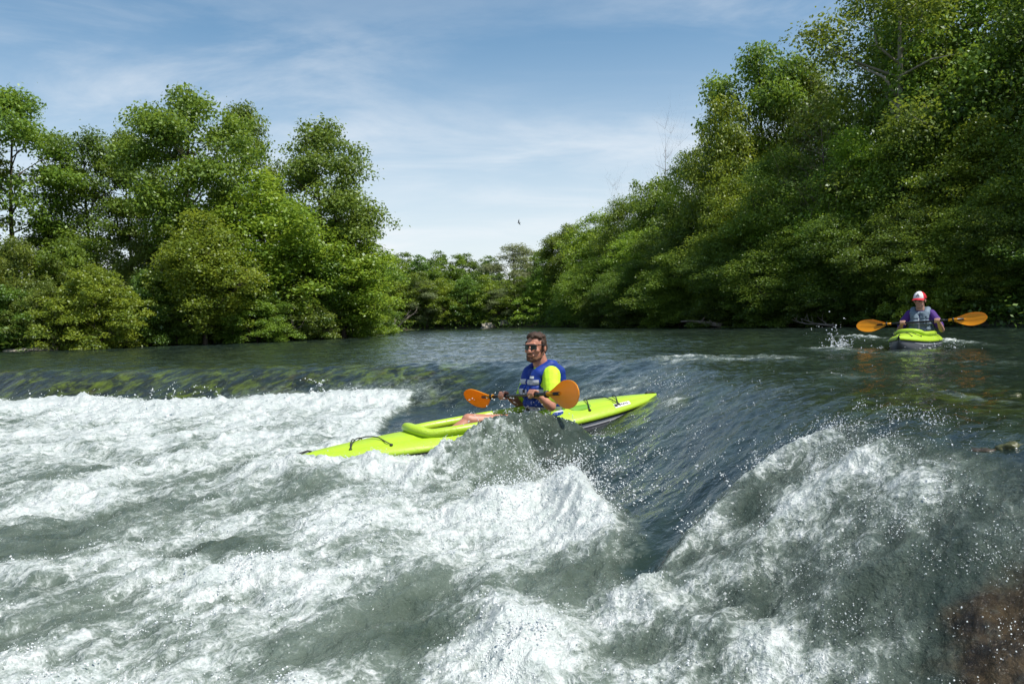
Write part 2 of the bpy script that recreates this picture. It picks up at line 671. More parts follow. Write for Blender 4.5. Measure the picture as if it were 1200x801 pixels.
def water_fields(X, Y):
    """height, foam, aeration, shallow weed of the river surface, all in plan coordinates"""
    dist = np.hypot(X, Y)
    s = bil(CS, X, Y)
    t = bil(CT, X, Y)
    Z = bil(CZ, X, Y)
    # flow coordinates: a runs along the current, b across
    a = -(0.55 * X + 0.835 * Y)
    b = 0.835 * X - 0.55 * Y
    wx = 0.35 * fbm(X * 0.9, Y * 0.9, 3, 3)
    wy = 0.35 * fbm(X * 0.9 + 40, Y * 0.9, 3, 5)
    sd_ = signed_in(X + 0.25 * wx, Y + 0.25 * wy, TONGUE) + 0.10 * fbm(X * 2.6, Y * 2.6, 3, 7) + 0.05 * fbm(X * 8, Y * 8, 2, 8)
    tong = sst(sd_ / 0.09 * 0.5 + 0.5)
    low = sst((s - bil(C0, X, Y)) / 0.5) * (1 - tong)
    near = np.exp(-dist / 40)
    # upper pool: long streaky swell, then small ripples
    up = 1 - sst(t * 1.5)
    wid = 1 + dist / 12
    Z = Z + (0.020 * fbm(X * 0.55, Y * 0.9, 3, 10) + 0.010 * fbm(X * 1.6 + wx, Y * 2.6, 3, 14)) * (0.4 + 0.6 * up) * np.clip(dist / 8, 0.5, 2.2)
    Z = Z + 0.006 * fbm(X * 4.5 + wx * 2, Y * 6, 3, 18) * np.clip(dist / 9, 0.4, 2.0)
    # drawn-out furrows where the water accelerates over the lip
    fur = sst((s + 2.2) / 2) * (1 - sst((s - 1.4) / 1.2))
    Z = Z + 0.035 * fur * fbm(b * 2.2, a * 0.55, 3, 22) * np.clip(1.2 - tong * 0.5, 0, 1)
    Z = Z + 0.022 * tong * fbm(b * 2.8, a * 0.9, 3, 26) + 0.008 * tong * fbm(b * 9 + wx, a * 4, 2, 29)
    # foam laid down in the plunge
    ft = 0.50 + 0.62 * fbm(a * 0.50 + wx, b * 1.15 + wy, 4, 30) + 0.34 * fbm(a * 1.9 + 2 * wx, b * 4.2 + 2 * wy, 3, 32)
    plunge = np.exp(-np.clip(s - 0.7, 0, 9) / 2.6)
    left = sst((1.0 - X) / 1.2)
    F = low * (ft + 0.42 * plunge - 0.04 + 0.06 * left)
    rsw = low * (1 - left)
    F = F * (1 - 0.42 * (1 - left)) + rsw * (0.36 * fbm(a * 1.5 + wx, b * 3.0 + wy, 3, 33) - 0.07)
    # rolling chop
    chop = 0.105 * fbm(a * 0.75 + 0.6 * wx, b * 1.1 + wy, 3, 34) + 0.045 * fbm(a * 1.7 + wx, b * 2.4 + wy, 2, 36, 0.5, billow=True) + 0.035 * fbm(a * 2.1 + wx, b * 2.3, 3, 38)
    Z = Z + low * chop * (0.55 + 0.45 * left)
    nr = np.nonzero((Y < 16).ravel())[0]
    Xn, Yn, wxn, wyn = X.ravel()[nr], Y.ravel()[nr], wx.ravel()[nr], wy.ravel()[nr]
    dZ, dF = np.zeros(Xn.shape), np.zeros(Xn.shape)
    lown = low.ravel()[nr]
    cr = 0.75 + 0.5 * fbm(Xn * 2.7, Yn * 2.7, 2, 41)
    for pts, hh, wd, fo in RIDGES:
        d, _, par = seg_dist(Xn + 0.12 * wxn, Yn + 0.12 * wyn, pts)
        tp = 0.25 + 0.75 * np.sin(np.pi * np.clip(par / (len(pts) - 1), 0.0, 1)) ** 0.6
        dZ += hh * np.exp(-(d / wd) ** 2) * (cr if hh < 0.3 else 0.9 + 0.1 * cr) * tp
        dF += fo * np.exp(-(d / (wd * 1.3)) ** 2) * tp
        if hh > 0.3:      # torn, glassy skin of the thrown-up wave
            dome = np.exp(-(d / (wd * 1.2)) ** 2) * tp
            rg = fbm(Xn * 5.5 + wxn, Yn * 5.5, 4, 120, 0.6, billow=True)
            dZ += dome * (0.045 * rg + 0.016 * fbm(Xn * 17, Yn * 17, 3, 124, 0.6, billow=True))
            dome_n = dome
            veil = dome * np.clip(rg * 1.9 - 0.05, 0, 1) * 0.8
    # patches of thicker foam and of clear water
    for px, py, rx, ry, df in BLOBS:
        c = on_water(px, py)
        ex = abs(on_water(px + rx, py).x - on_water(px - rx, py).x) / 2
        ey = abs(on_water(px, py - ry).y - on_water(px, py + ry).y) / 2
        q = np.exp(-(((Xn - c.x + 0.3 * wxn) / ex) ** 2 + ((Yn - c.y + 0.3 * wyn) / ey) ** 2))
        dF += df * q * (lown if df > 0 else 1)
        if df < -0.3:
            dZ += 0.02 * q
    dF += veil
    tZ, tF = np.zeros(X.size), np.zeros(X.size)
    tZ[nr], tF[nr] = dZ, dF
    tD = np.zeros(X.size)
    tD[nr] = dome_n
    Z = Z + tZ.reshape(X.shape)
    F = F + tF.reshape(X.shape)
    rif = 0
    for px, py, z, rx, ry, df in RIFFLES:
        c = at_z(px, py, z)
        ex = abs(at_z(px + rx, py, z).x - c.x)
        ey = abs(at_z(px, py - ry, z).y - c.y)
        q = ((X - c.x) / ex) ** 2 + ((Y - c.y) / ey) ** 2
        g = np.exp(-q)
        rif = rif + df * g
        Z = Z + 0.05 * g * df * (0.5 + fbm(X * 3, Y * 4, 2, 44))
    rif = rif * (0.55 + 0.9 * fbm(X * 2.2 + wx, Y * 3.5, 4, 46))
    F = F + np.clip(rif * 1.35, 0, 1)  # riffle foam, whitened further to stand in for surface glints
    F = np.clip(F, 0, 1.15)
    # bubbling surface of the foam
    fm = np.clip(F, 0, 1)
    bl = fbm(X * 5.0 + wx * 2, Y * 5.0 + wy * 2, 4, 50, 0.55, billow=True)
    fine = fbm(X * 19 + wx * 6, Y * 19 + wy * 6, 3, 56, 0.6, billow=True)
    nearf = np.clip(7.0 / np.maximum(dist, 1), 0.45, 1.0)
    bl2 = fbm(a * 3.0 + wx * 2, b * 6.5 + wy * 2, 3, 53, 0.5, billow=True)
    Z = Z + fm * (0.034 * bl + 0.028 * bl2 + 0.014 * fine * nearf + 0.02 * fm)
    Z = Z + (1 - fm) * low * (0.024 * fbm(a * 5, b * 9, 3, 58) + 0.007 * fbm(a * 22, b * 30, 2, 59))
    # weed and rock just under the surface on the crest and the right-hand shelf
    weed = sst((s + 0.9) / 0.9) * (1 - sst((s - 1.0) / 0.8)) * (1 - sst((X + 0.9) / 0.7))
    shelf = np.exp(-(((X - 3.0) / 0.9) ** 2 + ((Y - 5.6) / 0.8) ** 2)) * 0.9
    sl = np.exp(-(((X - 1.45) / 0.5) ** 2 + ((Y - 8.0) / 1.0) ** 2)) * 0.45
    rock = np.exp(-(((X - 2.0) / 0.72) ** 2 + ((Y - 2.75) / 0.60) ** 2))
    aer = np.clip(low * (0.55 + 0.5 * plunge + 0.25 * fm), 0, 1) * (0.35 + 0.65 * left)
    aer = np.maximum(aer, 0.6 * tD.reshape(X.shape))
    return Z, F, aer, np.clip(weed + shelf + sl, 0, 1), rock


NEAR_F = Vector((-0.905, -0.425, -0.084)).normalized()
NEAR_C = Vector((-0.19, 8.08, -0.448))


def carve(X, Y, Z):
    dx, dy = X - NEAR_C.x, Y - NEAR_C.y
    hl = math.hypot(NEAR_F.x, NEAR_F.y)
    fx, fy = NEAR_F.x / hl, NEAR_F.y / hl
    u, v = dx * fx + dy * fy, -dx * fy + dy * fx
    t = np.clip(u / 1.80, -1, 1)
    hw = 0.37 * np.clip(1 - np.abs(t) ** 2.4, 0, 1) ** .85
    e = sst((hw + 0.05 - np.abs(v)) / 0.10) * (np.abs(u + 0.15) < 1.55)
    top = NEAR_C.z + u * NEAR_F.z - 0.12
    return np.where(e > 0, Z + (np.minimum(Z, top) - Z) * e, Z)


def build_water():
    NC, NR = 1500, 860
    ang = np.linspace(R(-50), R(48), NC)
    r_ = np.exp(np.linspace(math.log(3.3), math.log(80), NR))
    A, Rr = np.meshgrid(ang, r_)
    X = Rr * np.sin(A)
    Y = -1.2 + Rr * np.cos(A)
    Z, Fo, Ae, We, Ro = water_fields(X, Y)
    Z = carve(X, Y, Z)
    idx = np.arange(NC * NR).reshape(NR, NC)
    Fc = np.stack([idx[:-1, :-1], idx[:-1, 1:], idx[1:, 1:], idx[1:, :-1]], -1).reshape(-1, 4)
    me = np_mesh('river_water', np.stack([X, Y, Z], -1).reshape(-1, 3), Fc,
                 {'foam': Fo.ravel(), 'aer': Ae.ravel(), 'weed': We.ravel(), 'rock': Ro.ravel()})
    m, nt, out = new_mat('water')
    h = NT(nt)
    pos = h.n('ShaderNodeNewGeometry').outputs['Position']
    foam, aer, weed, rock = h.attr('foam'), h.attr('aer'), h.attr('weed'), h.attr('rock')
    flow = h.mapping(pos, (1, 1, 1), (0, 0, R(33)))
    st = h.mapping(flow, (3.2, 0.8, 1))
    # body colour of the water
    n1 = h.noise(st, 1.0, 5, 0.6, 0.4)
    deep = h.mix(h.ramp(n1, 0.35, 0.7), (0.010, 0.017, 0.016), (0.020, 0.034, 0.025))
    green = h.mix(h.ramp(n1, 0.3, 0.7), (0.064, 0.092, 0.066), (0.140, 0.178, 0.140))
    body = h.mix(aer, deep, green)
    n2 = h.noise(h.mapping(flow, (2.0, 1.5, 1)), 1.6, 6, 0.68, 0.9)
    nf = h.noise(pos, 5.5, 5, 0.65)
    alg = h.mix(h.ramp(h.math('ADD', h.math('MULTIPLY', n2, .6), h.math('MULTIPLY', nf, .4)), 0.44, 0.66), (0.010, 0.012, 0.008), (0.085, 0.120, 0.012))
    n3 = h.noise(pos, 3.0, 3)
    alg = h.mix(h.ramp(n3, 0.55, 0.75, 0, 0.5), alg, (0.055, 0.042, 0.018))
    body = h.mix(h.math('MULTIPLY', weed, h.ramp(n2, 0.32, 0.55)), body, alg)
    n4 = h.noise(pos, 7.0, 6, 0.65)
    brown = h.mix(h.ramp(n4, 0.35, 0.68), (0.010, 0.008, 0.005), (0.060, 0.043, 0.022))
    body = h.mix(h.ramp(h.math('MULTIPLY_ADD', h.math('SUBTRACT', n3, 0.5), 0.7, rock), 0.38, 0.64), body, brown)
    zone = h.ramp(h.math('ADD', aer, foam), 0.05, 0.5)
    # wispy, flow-drawn froth patterns
    wob = h.n('ShaderNodeTexNoise')
    h.set(wob, 'Vector', pos)
    wob.inputs['Scale'].default_value = 5.0
    wob.inputs['Detail'].default_value = 4
    vm = h.n('ShaderNodeVectorMath', operation='MULTIPLY_ADD')
    h.set(vm, 0, wob.outputs['Color'])
    h.set(vm, 1, (0.22, 0.22, 0.22))
    h.set(vm, 2, pos)
    wpos = vm.outputs[0]
    wflow = h.mapping(wpos, (1, 1, 1), (0, 0, R(33)))
    f1 = h.noise(wpos, 11, 5, 0.62, 0.35)
    f2 = h.noise(pos, 58, 4, 0.68, 0.2)
    fl = h.noise(h.mapping(wflow, (15, 5, 10)), 1.0, 5, 0.58, 0.8)
    vo = h.n('ShaderNodeTexVoronoi', feature='DISTANCE_TO_EDGE')
    h.set(vo, 'Vector', wpos)
    vo.inputs['Scale'].default_value = 17
    vo2 = h.n('ShaderNodeTexVoronoi', feature='DISTANCE_TO_EDGE')
    h.set(vo2, 'Vector', wpos)
    vo2.inputs['Scale'].default_value = 48
    lace = h.math('ADD', h.ramp(vo.outputs['Distance'], 0.0, 0.22, 0.35, -0.20), h.ramp(vo2.outputs['Distance'], 0.0, 0.25, 0.35, -0.2))
    fx = h.math('ADD', h.math('MULTIPLY', h.math('SUBTRACT', f1, 0.5), 1.5), h.math('MULTIPLY', h.math('SUBTRACT', f2, 0.5), 0.55))
    fx = h.math('ADD', fx, h.math('MULTIPLY', h.math('SUBTRACT', fl, 0.5), 1.4))
    fx = h.math('ADD', fx, h.math('MULTIPLY', lace, 0.28))
    fsum = h.math('MULTIPLY_ADD', fx, 0.66, foam)
    # bubbles hanging below the surface turn it milky
    milk = h.math('MULTIPLY', h.ramp(h.math('MULTIPLY_ADD', h.math('SUBTRACT', h.math('MULTIPLY_ADD', f1, 0.5, h.math('MULTIPLY', fl, 0.5)), 0.5), 1.5, foam), 0.0, 0.80), 0.82)
    body = h.mix(milk, body, (0.205, 0.255, 0.218))
    # ripples
    rp = h.noise(h.mapping(flow, (9, 5, 7)), 1.0, 4, 0.6, 0.3)
    rp2 = h.noise(h.mapping(flow, (40, 26, 30)), 1.0, 3, 0.55)
    hgt = h.math('ADD', h.math('MULTIPLY', rp, 1.0), h.math('MULTIPLY', rp2, 0.09))
    nb = h.bump(hgt, 0.45, 0.05)
    crink = h.math('ADD', h.math('MULTIPLY', f1, 0.9), h.math('MULTIPLY', f2, 0.55))
    nb = h.bump(crink, h.math('MULTIPLY', zone, 0.8), 0.055, nb)
    wat = h.n('ShaderNodeBsdfPrincipled')
    h.set(wat, 'Base Color', body)
    h.set(wat, 'Roughness', h.math('MULTIPLY_ADD', zone, 0.02, 0.05))
    wat.inputs['IOR'].default_value = 1.33
    h.set(wat, 'Normal', nb)
    # foam cover, and white specks painted in as glints on froth and rock
    cover = h.ramp(fsum, 0.40, 0.96)
    cover = h.math('MULTIPLY', cover, h.ramp(foam, 0.03, 0.20))
    spk = h.math('MAXIMUM', h.ramp(h.noise(pos, 34, 2, 0.5), 0.69, 0.75), h.ramp(h.noise(pos, 82, 1, 0.5), 0.70, 0.76))
    glint_speck = h.math('MULTIPLY', spk, h.ramp(h.math('MAXIMUM', foam, h.math('MULTIPLY', rock, 0.22)), 0.05, 0.35))
    cover = h.math('MAXIMUM', h.math('MULTIPLY', cover, 0.93), h.math('MULTIPLY', glint_speck, 0.6))
    fo = h.n('ShaderNodeBsdfPrincipled')
    h.set(fo, 'Base Color', h.mix(h.math('MAXIMUM', glint_speck, h.ramp(h.math('MULTIPLY_ADD', f2, 0.45, h.math('MULTIPLY', f1, 0.55)), 0.36, 0.66)), (0.43, 0.49, 0.475), (0.67, 0.695, 0.685)))
    fo.inputs['Roughness'].default_value = 0.28
    fo.inputs['Specular IOR Level'].default_value = 0.55
    fh = h.math('ADD', crink, h.math('MULTIPLY', lace, 0.25))
    h.set(fo, 'Normal', h.bump(fh, 0.75, 0.026))
    mx = h.n('ShaderNodeMixShader')
    h.set(mx, 0, cover)
    nt.links.new(wat.outputs[0], mx.inputs[1])
    nt.links.new(fo.outputs[0], mx.inputs[2])
    nt.links.new(mx.outputs[0], out.inputs[0])
    o = link('river_water', me, m)
    tag(o, 'river water, calm and dark above the ledge and breaking into white rapids below', 'water', kind='structure')
    return X, Y, Z, Fo


WX, WY, WZ, WF = build_water()

# spray: droplets thrown off the broken water, some only imitating glints
def build_spray():
    ico = []
    t = (1 + 5 ** .5) / 2
    for p in [(-1, t, 0), (1, t, 0), (-1, -t, 0), (1, -t, 0), (0, -1, t), (0, 1, t), (0, -1, -t), (0, 1, -t), (t, 0, -1), (t, 0, 1), (-t, 0, -1), (-t, 0, 1)]:
        ico.append(np.array(p) / math.hypot(1, t))
    ico = np.array(ico)
    fc = np.array([(0, 11, 5), (0, 5, 1), (0, 1, 7), (0, 7, 10), (0, 10, 11), (1, 5, 9), (5, 11, 4), (11, 10, 2), (10, 7, 6), (7, 1, 8), (3, 9, 4), (3, 4, 2), (3, 2, 6), (3, 6, 8), (3, 8, 9), (4, 9, 5), (2, 4, 11), (6, 2, 10), (8, 6, 7), (9, 8, 1)])
    r2 = np.random.default_rng(77)
    P, S, A = [], [], []
    clump = np.clip(fbm(WX * 4.5, WY * 4.5, 3, 110) * 1.6 + .25, 0.02, 1.2) ** 1.6

    def scatter(n, wfun, hmean, rmin, rmax, pw=3.0, stretch=0.8):
        wgt = (wfun(WX, WY, WF) * clump).ravel()
        cell = (np.hypot(WX, WY + 1.2) ** 2).ravel()
        pr = wgt * cell
        pr = pr / pr.sum()
        k = r2.choice(len(pr), n, p=pr)
        hgt = r2.exponential(1, n) * hmean
        p = np.stack([WX.ravel()[k] + r2.normal(0, .012, n), WY.ravel()[k] + r2.normal(0, .02, n), WZ.ravel()[k] + hgt], -1)
        P.append(p)
        S.append(rmin + (rmax - rmin) * r2.random(n) ** pw)
        A.append(1 + stretch * r2.random(n) ** 2)

    def jets(n, wfun, speed, rmin, rmax, per=16):
        """ballistic strings of drops thrown from the crests"""
        wgt = wfun(WX, WY, WF).ravel() * (np.hypot(WX, WY + 1.2) ** 2).ravel()
        k = r2.choice(wgt.size, n, p=wgt / wgt.sum())
        for q in k:
            o = np.array([WX.ravel()[q], WY.ravel()[q], WZ.ravel()[q] - .01])
            v = np.array([-.45, -.55, 0]) * r2.normal(.5, .6) + np.array([r2.normal(0, .35), r2.normal(0, .35), abs(r2.normal(1.0, .35))])
            v *= speed
            tm = np.sort(r2.random(per)) * (2 * v[2] / 9.8) * .8
            pp = o + v * tm[:, None] - np.array([0, 0, 4.9]) * (tm ** 2)[:, None] + r2.normal(0, .008, (per, 3))
            P.append(pp)
            S.append((rmin + (rmax - rmin) * r2.random(per) ** 2.5) * (1.2 - .6 * tm / tm.max()))
            A.append(1 + 1.5 * r2.random(per) ** 2)
    nearw = lambda X, Y: np.exp(-((np.hypot(X, Y) - 4.5) / 3.0) ** 2)
    gauss = lambda x0, y0, sx, sy: (lambda X, Y, F: np.exp(-(((X - x0) / sx) ** 2 + ((Y - y0) / sy) ** 2)))
    scatter(6000, lambda X, Y, F: np.clip(F, 0, 1) * nearw(X, Y), 0.014, .0012, .0045, 4)
    scatter(13000, lambda X, Y, F: np.clip(F - .5, 0, 1) * (Y < 9) * nearw(X, Y), 0.010, .0012, .0050, 2.5, 1.2)       # frothy lumps on the crests
    scatter(2600, gauss(.15, 6.2, .5, .7), 0.05, .0014, .006)
    scatter(900, gauss(.6, 6.6, .35, .8), 0.025, .002, .007)
    scatter(2600, gauss(1.55, 3.5, .55, .55), 0.018, .0008, .0032)
    scatter(2200, gauss(1.9, 4.8, .4, .5), 0.025, .0010, .0038)
    scatter(1300, lambda X, Y, F: np.clip(F - .5, 0, 1) * (Y > 9), 0.04, .003, .010)
    scatter(900, gauss(1.0, 7.2, .8, 1.6), 0.008, .0014, .005)  # white drops over the smooth tongue, put there to look like glints
    scatter(200, gauss(5.35, 14.0, .16, .3), 0.08, .004, .012)
    scatter(170, gauss(6.1, 12.9, .5, .3), 0.03, .004, .012)
    scatter(160, gauss(1.65, 9.1, .15, .35), 0.05, .002, .006)
    jets(60, gauss(.15, 7.0, .45, .35), 1.5, .0015, .006)
    jets(45, gauss(.40, 5.9, .30, .35), 1.4, .0015, .006)
    jets(45, lambda X, Y, F: np.clip(F - .6, 0, 1) * (Y < 8) * nearw(X, Y), 1.0, .0012, .005)
    jets(30, gauss(1.2, 5.2, .5, .4), 1.0, .0015, .006, 12)
    jets(50, lambda X, Y, F: np.clip(F - .6, 0, 1) * (Y > 9) * (X > -6) * (X < 0), 1.3, .003, .010)
    jets(10, gauss(5.35, 14.0, .10, .2), 1.9, .004, .012)
    P2, S2, A2 = np.concatenate(P), np.concatenate(S), np.concatenate(A)
    n = len(P2)
    st = np.stack([np.ones(n), np.ones(n), A2], -1)
    rot = r2.normal(0, 1, (n, 3, 3))
    rot = np.linalg.qr(rot)[0]
    base = ico[None] * (1 + .22 * r2.normal(0, 1, (n, 12, 1))) * S2[:, None, None] * st[:, None, :]
    V = P2[:, None, :] + np.einsum('nij,nkj->nki', rot, base)
    F = fc[None] + (np.arange(n) * 12)[:, None, None]
    m = plain('droplet', (0.74, 0.77, 0.78), 0.10, 0.9, 0.1)
    o = link('water_spray', np_mesh('water_spray', V.reshape(-1, 3), F.reshape(-1, 3)), m)
    tag(o, 'white spray droplets flying above the broken rapids, a few imitating glints on the tongue', 'spray', kind='stuff')


build_spray()

# ------------------------------------------------------------------ trees
def gen_tree(name, seed, H, W, cb, nclump, nleaf, leaf, profile='round', flat=0.45, lean=0.0, bare=False, trunk_r=0.16, fork=False, ragged=0.35, barkm='bark', leafm='leaf_mid', lobes=0):
    r = np.random.default_rng(seed)
    prof = {'round': lambda t: np.sqrt(np.clip(1 - (2 * t - 1) ** 2, 0, 1)) * (1.0 - 0.15 * t),
            'egg': lambda t: np.clip(np.sin(np.pi * np.clip(t * 0.86 + 0.14, 0, 1)) ** 0.7, 0, 1),
            'shrub': lambda t: np.sqrt(np.clip(1 - t ** 2.2, 0, 1)),
            'spread': lambda t: np.clip(0.35 + 0.65 * np.sin(np.pi * np.clip(t * .9 + .1, 0, 1)), 0, 1) * (t < .985),
            'tall': lambda t: np.clip(np.sin(np.pi * (t * 0.9 + 0.08)) ** 0.5, 0, 1)}[profile]
    C = []
    zlo = cb * H
    if lobes:
        lb = []
        for k in range(lobes):
            t = (k + 0.5 + r.uniform(-.3, .3)) / lobes
            an = k * 2.4 + r.uniform(-.5, .5)
            rr = W / 2 * prof(np.array(t)) * r.uniform(.45, .85) * (0.3 if t > .9 else 1)
            lb.append((rr * math.cos(an), rr * math.sin(an), zlo + t * (H - zlo) * .93, W * r.uniform(.13, .22)))
    while len(C) < nclump:
        if lobes:
            L = lb[int(r.integers(0, len(lb)))]
            v = r.normal(0, 1, 3)
            v /= np.linalg.norm(v)
            v *= r.random() ** 0.45
            C.append((L[0] + v[0] * L[3], L[1] + v[1] * L[3], min(max(L[2] + v[2] * L[3] * .75, zlo * .9), H)))
            continue
        t = r.random()
        p = float(prof(np.array(t)))
        if r.random() > p + 0.15:
            continue
        an = r.random() * 2 * math.pi
        wob = 1 + ragged * math.sin(an * 2 + seed + t * 7) * 0.6 + ragged * math.sin(an * 3.7 + 2 * seed - t * 11) * 0.5
        rr = W / 2 * p * wob * r.random() ** 0.42
        C.append((rr * math.cos(an) + lean * t * H, rr * math.sin(an), zlo + t * (H - zlo) * (1 + ragged * .25 * math.sin(an * 2.3 + seed)) * .97))
    C = np.array(C)
    C[:, 2] = np.minimum(C[:, 2], H * 0.985)
    # wood
    mb = MB()
    th = H * (0.88 if not profile == 'shrub' else 0.6)
    tp = []
    for k in range(9):
        q = k / 8
        tp.append(Vector((lean * q * H * .8 + 0.10 * H * .1 * math.sin(q * 5 + seed), 0.10 * H * .1 * math.sin(q * 4 + 2 * seed), -0.4 + q * (th + .4))))
    mb.tube(tp, [trunk_r * (1 - .86 * (k / 8) ** .8) * (1.35 if k == 0 else 1) for k in range(9)], 8)
    nodes = [(p, trunk_r * (1 - .86 * (k / 8) ** .8)) for k, p in enumerate(tp)][2:]
    order = r.permutation(len(C))
    nb = 0
    for ci in order[:14]:
        c = Vector(C[ci])
        zz = max(0.12 * H, c.z - (Vector((c.x, c.y, 0)) - Vector((lean * c.z, 0, 0))).length * r.uniform(.5, 1.0))
        q = min(zz / th, .95)
        k = q * 8
        a = tp[int(k)].lerp(tp[min(int(k) + 1, 8)], k - int(k))
        ra = trunk_r * (1 - .86 * q ** .8) * .62
        m1 = a.lerp(c, .35) + Vector((r.normal() * .03, r.normal() * .03, .015)) * H * .6
        m2 = a.lerp(c, .7) + Vector((r.normal() * .03, r.normal() * .03, .02)) * H * .6
        mb.tube([a, m1, m2, c], [ra, ra * .75, ra * .5, ra * .2], 6)
        nodes += [(m1, ra * .75), (m2, ra * .5), (c, ra * .25)]
    NP = np.array([tuple(n[0]) for n in nodes])
    for ci in order[14:14 + int(len(C) * .55)]:
        c = C[ci]
        dd = np.linalg.norm(NP - c, axis=1) + np.where(NP[:, 2] > c[2] + .05 * H, 2.0, 0)
        k = int(dd.argmin())
        a, ra = nodes[k]
        cv = Vector(c)
        mid = a.lerp(cv, .5) + Vector((r.normal(), r.normal(), r.normal() + .5)) * 0.012 * H
        rb = min(ra * .6, .035 * (H / 9))
        mb.tube([a, mid, cv], [rb, rb * .7, rb * .3], 4, caps=False)
        if bare:
            for _ in range(7):
                e = cv + Vector((r.normal(), r.normal(), abs(r.normal()) + .4)) * .06 * H
                e2 = e + Vector((r.normal(), r.normal(), abs(r.normal()) + .3)) * .04 * H
                mb.tube([cv, e, e2], [rb * .35, rb * .25, rb * .12], 3, caps=False)
    wood = mb.mesh(name + '_wood')
    wood.materials.append(M[barkm])
    if bare:
        return wood, None, H, W
    nleaf, leaf = int(nleaf * 1.35), leaf * .84
    # leaves: flattened, slightly drooping sprays round every clump centre
    cr = r.uniform(.6, 1.25, len(C)) * (0.105 * H * (W / H) ** .5 if not lobes else 0.078 * H)
    wgt = cr ** 2
    k = r.choice(len(C), nleaf, p=wgt / wgt.sum())
    v = r.normal(0, 1, (nleaf, 3))
    v /= np.linalg.norm(v, axis=1, keepdims=True)
    v *= (r.random((nleaf, 1)) ** .5)
    hv = np.hypot(v[:, 0], v[:, 1])
    P = C[k] + np.stack([v[:, 0], v[:, 1], v[:, 2] * flat - 0.35 * hv ** 2], -1) * cr[k][:, None]
    # stray outer sprays break the outline
    stray = r.random(nleaf) < .08
    P[stray] += (v[stray] * cr[k][stray][:, None]) * r.uniform(.1, .45, (stray.sum(), 1))
    P[:, 2] = np.maximum(P[:, 2], 0.02)
    outw = v.copy()
    nrm = np.array([0, 0, .65]) + outw * .55 + r.normal(0, .55, (nleaf, 3))
    nrm /= np.linalg.norm(nrm, axis=1, keepdims=True)
    dr = np.cross(nrm, r.normal(0, 1, (nleaf, 3)))
    dr /= np.linalg.norm(dr, axis=1, keepdims=True) + 1e-6
    ee = np.cross(nrm, dr)
    sz = leaf * r.uniform(.6, 1.3, (nleaf, 1))
    V = np.stack([P + dr * sz, P + ee * sz * .55 + nrm * sz * .12, P - dr * sz * .85, P - ee * sz * .55 + nrm * sz * .12], 1)
    F = np.arange(nleaf * 4).reshape(nleaf, 4)
    tint = np.clip((r.random(len(C)) * .75)[k] + r.random(nleaf) * .35, 0, 1)
    me = np_mesh(name + '_leaves', V.reshape(-1, 3), F, {'tint': np.repeat(tint, 4)}, smooth=False)
    me.materials.append(M[leafm])
    return wood, me, H, W


KIND = {}


def kind(key, *a, **k):
    KIND[key] = gen_tree(key, *a, **k)


kind('oak', 3, 9.0, 5.6, .36, 230, 26000, .085, 'round', .5, lobes=17, trunk_r=.17, leafm='leaf_mid')
kind('oak2', 8, 9.0, 5.4, .28, 230, 26000, .085, 'egg', .5, lobes=19, trunk_r=.16, leafm='leaf_olive')
kind('open', 21, 9.0, 4.4, .42, 120, 13000, .085, 'tall', .45, lobes=15, trunk_r=.13, leafm='leaf_mid')
kind('opendark', 25, 9.0, 4.6, .42, 150, 16000, .085, 'tall', .45, lobes=16, trunk_r=.14, leafm='leaf_dark')
kind('maple', 31, 7.0, 4.6, .10, 300, 26000, .085, 'egg', .55, trunk_r=.11, leafm='leaf_bright')
kind('maple2', 37, 7.0, 4.8, .08, 300, 26000, .085, 'round', .52, trunk_r=.11, leafm='leaf_mid')
kind('shrub', 41, 4.0, 4.4, .0, 190, 20000, .075, 'shrub', .52, trunk_r=.06, leafm='leaf_mid')
kind('shrubb', 43, 4.0, 4.4, .0, 190, 20000, .075, 'shrub', .45, trunk_r=.06, leafm='leaf_bright')
kind('shrubd', 47, 4.0, 4.6, .0, 190, 20000, .075, 'shrub', .52, trunk_r=.06, leafm='leaf_dark')
kind('shrubo', 49, 4.0, 4.6, .0, 180, 17000, .070, 'shrub', .42, trunk_r=.06, leafm='leaf_olive')
kind('big', 53, 11.0, 7.6, .10, 420, 42000, .095, 'round', .50, trunk_r=.2, leafm='leaf_dark')
kind('bigmid', 59, 11.0, 7.4, .08, 420, 42000, .095, 'egg', .50, trunk_r=.2, leafm='leaf_mid')
kind('bigbright', 61, 11.0, 7.4, .08, 400, 40000, .095, 'egg', .46, trunk_r=.2, leafm='leaf_bright')
kind('pale', 67, 8.0, 4.6, .10, 170, 14000, .085, 'egg', .5, lobes=15, trunk_r=.12, leafm='leaf_pale')
kind('far', 71, 7.0, 5.2, .04, 200, 12000, .12, 'round', .42, trunk_r=.12, leafm='leaf_mid')
kind('fard', 73, 7.0, 5.0, .04, 200, 12000, .12, 'egg', .42, trunk_r=.12, leafm='leaf_dark')
kind('farb', 79, 6.0, 5.2, .02, 190, 11000, .11, 'shrub', .40, trunk_r=.10, leafm='leaf_bright')
kind('syc', 83, 13.0, 7.0, .34, 130, 12500, .095, 'tall', .4, lobes=15, trunk_r=.27, barkm='bark_pale', leafm='leaf_mid')
kind('bare', 89, 9.0, 4.0, .35, 90, 0, .1, 'egg', bare=True, trunk_r=.10, barkm='twig')
TREES = []


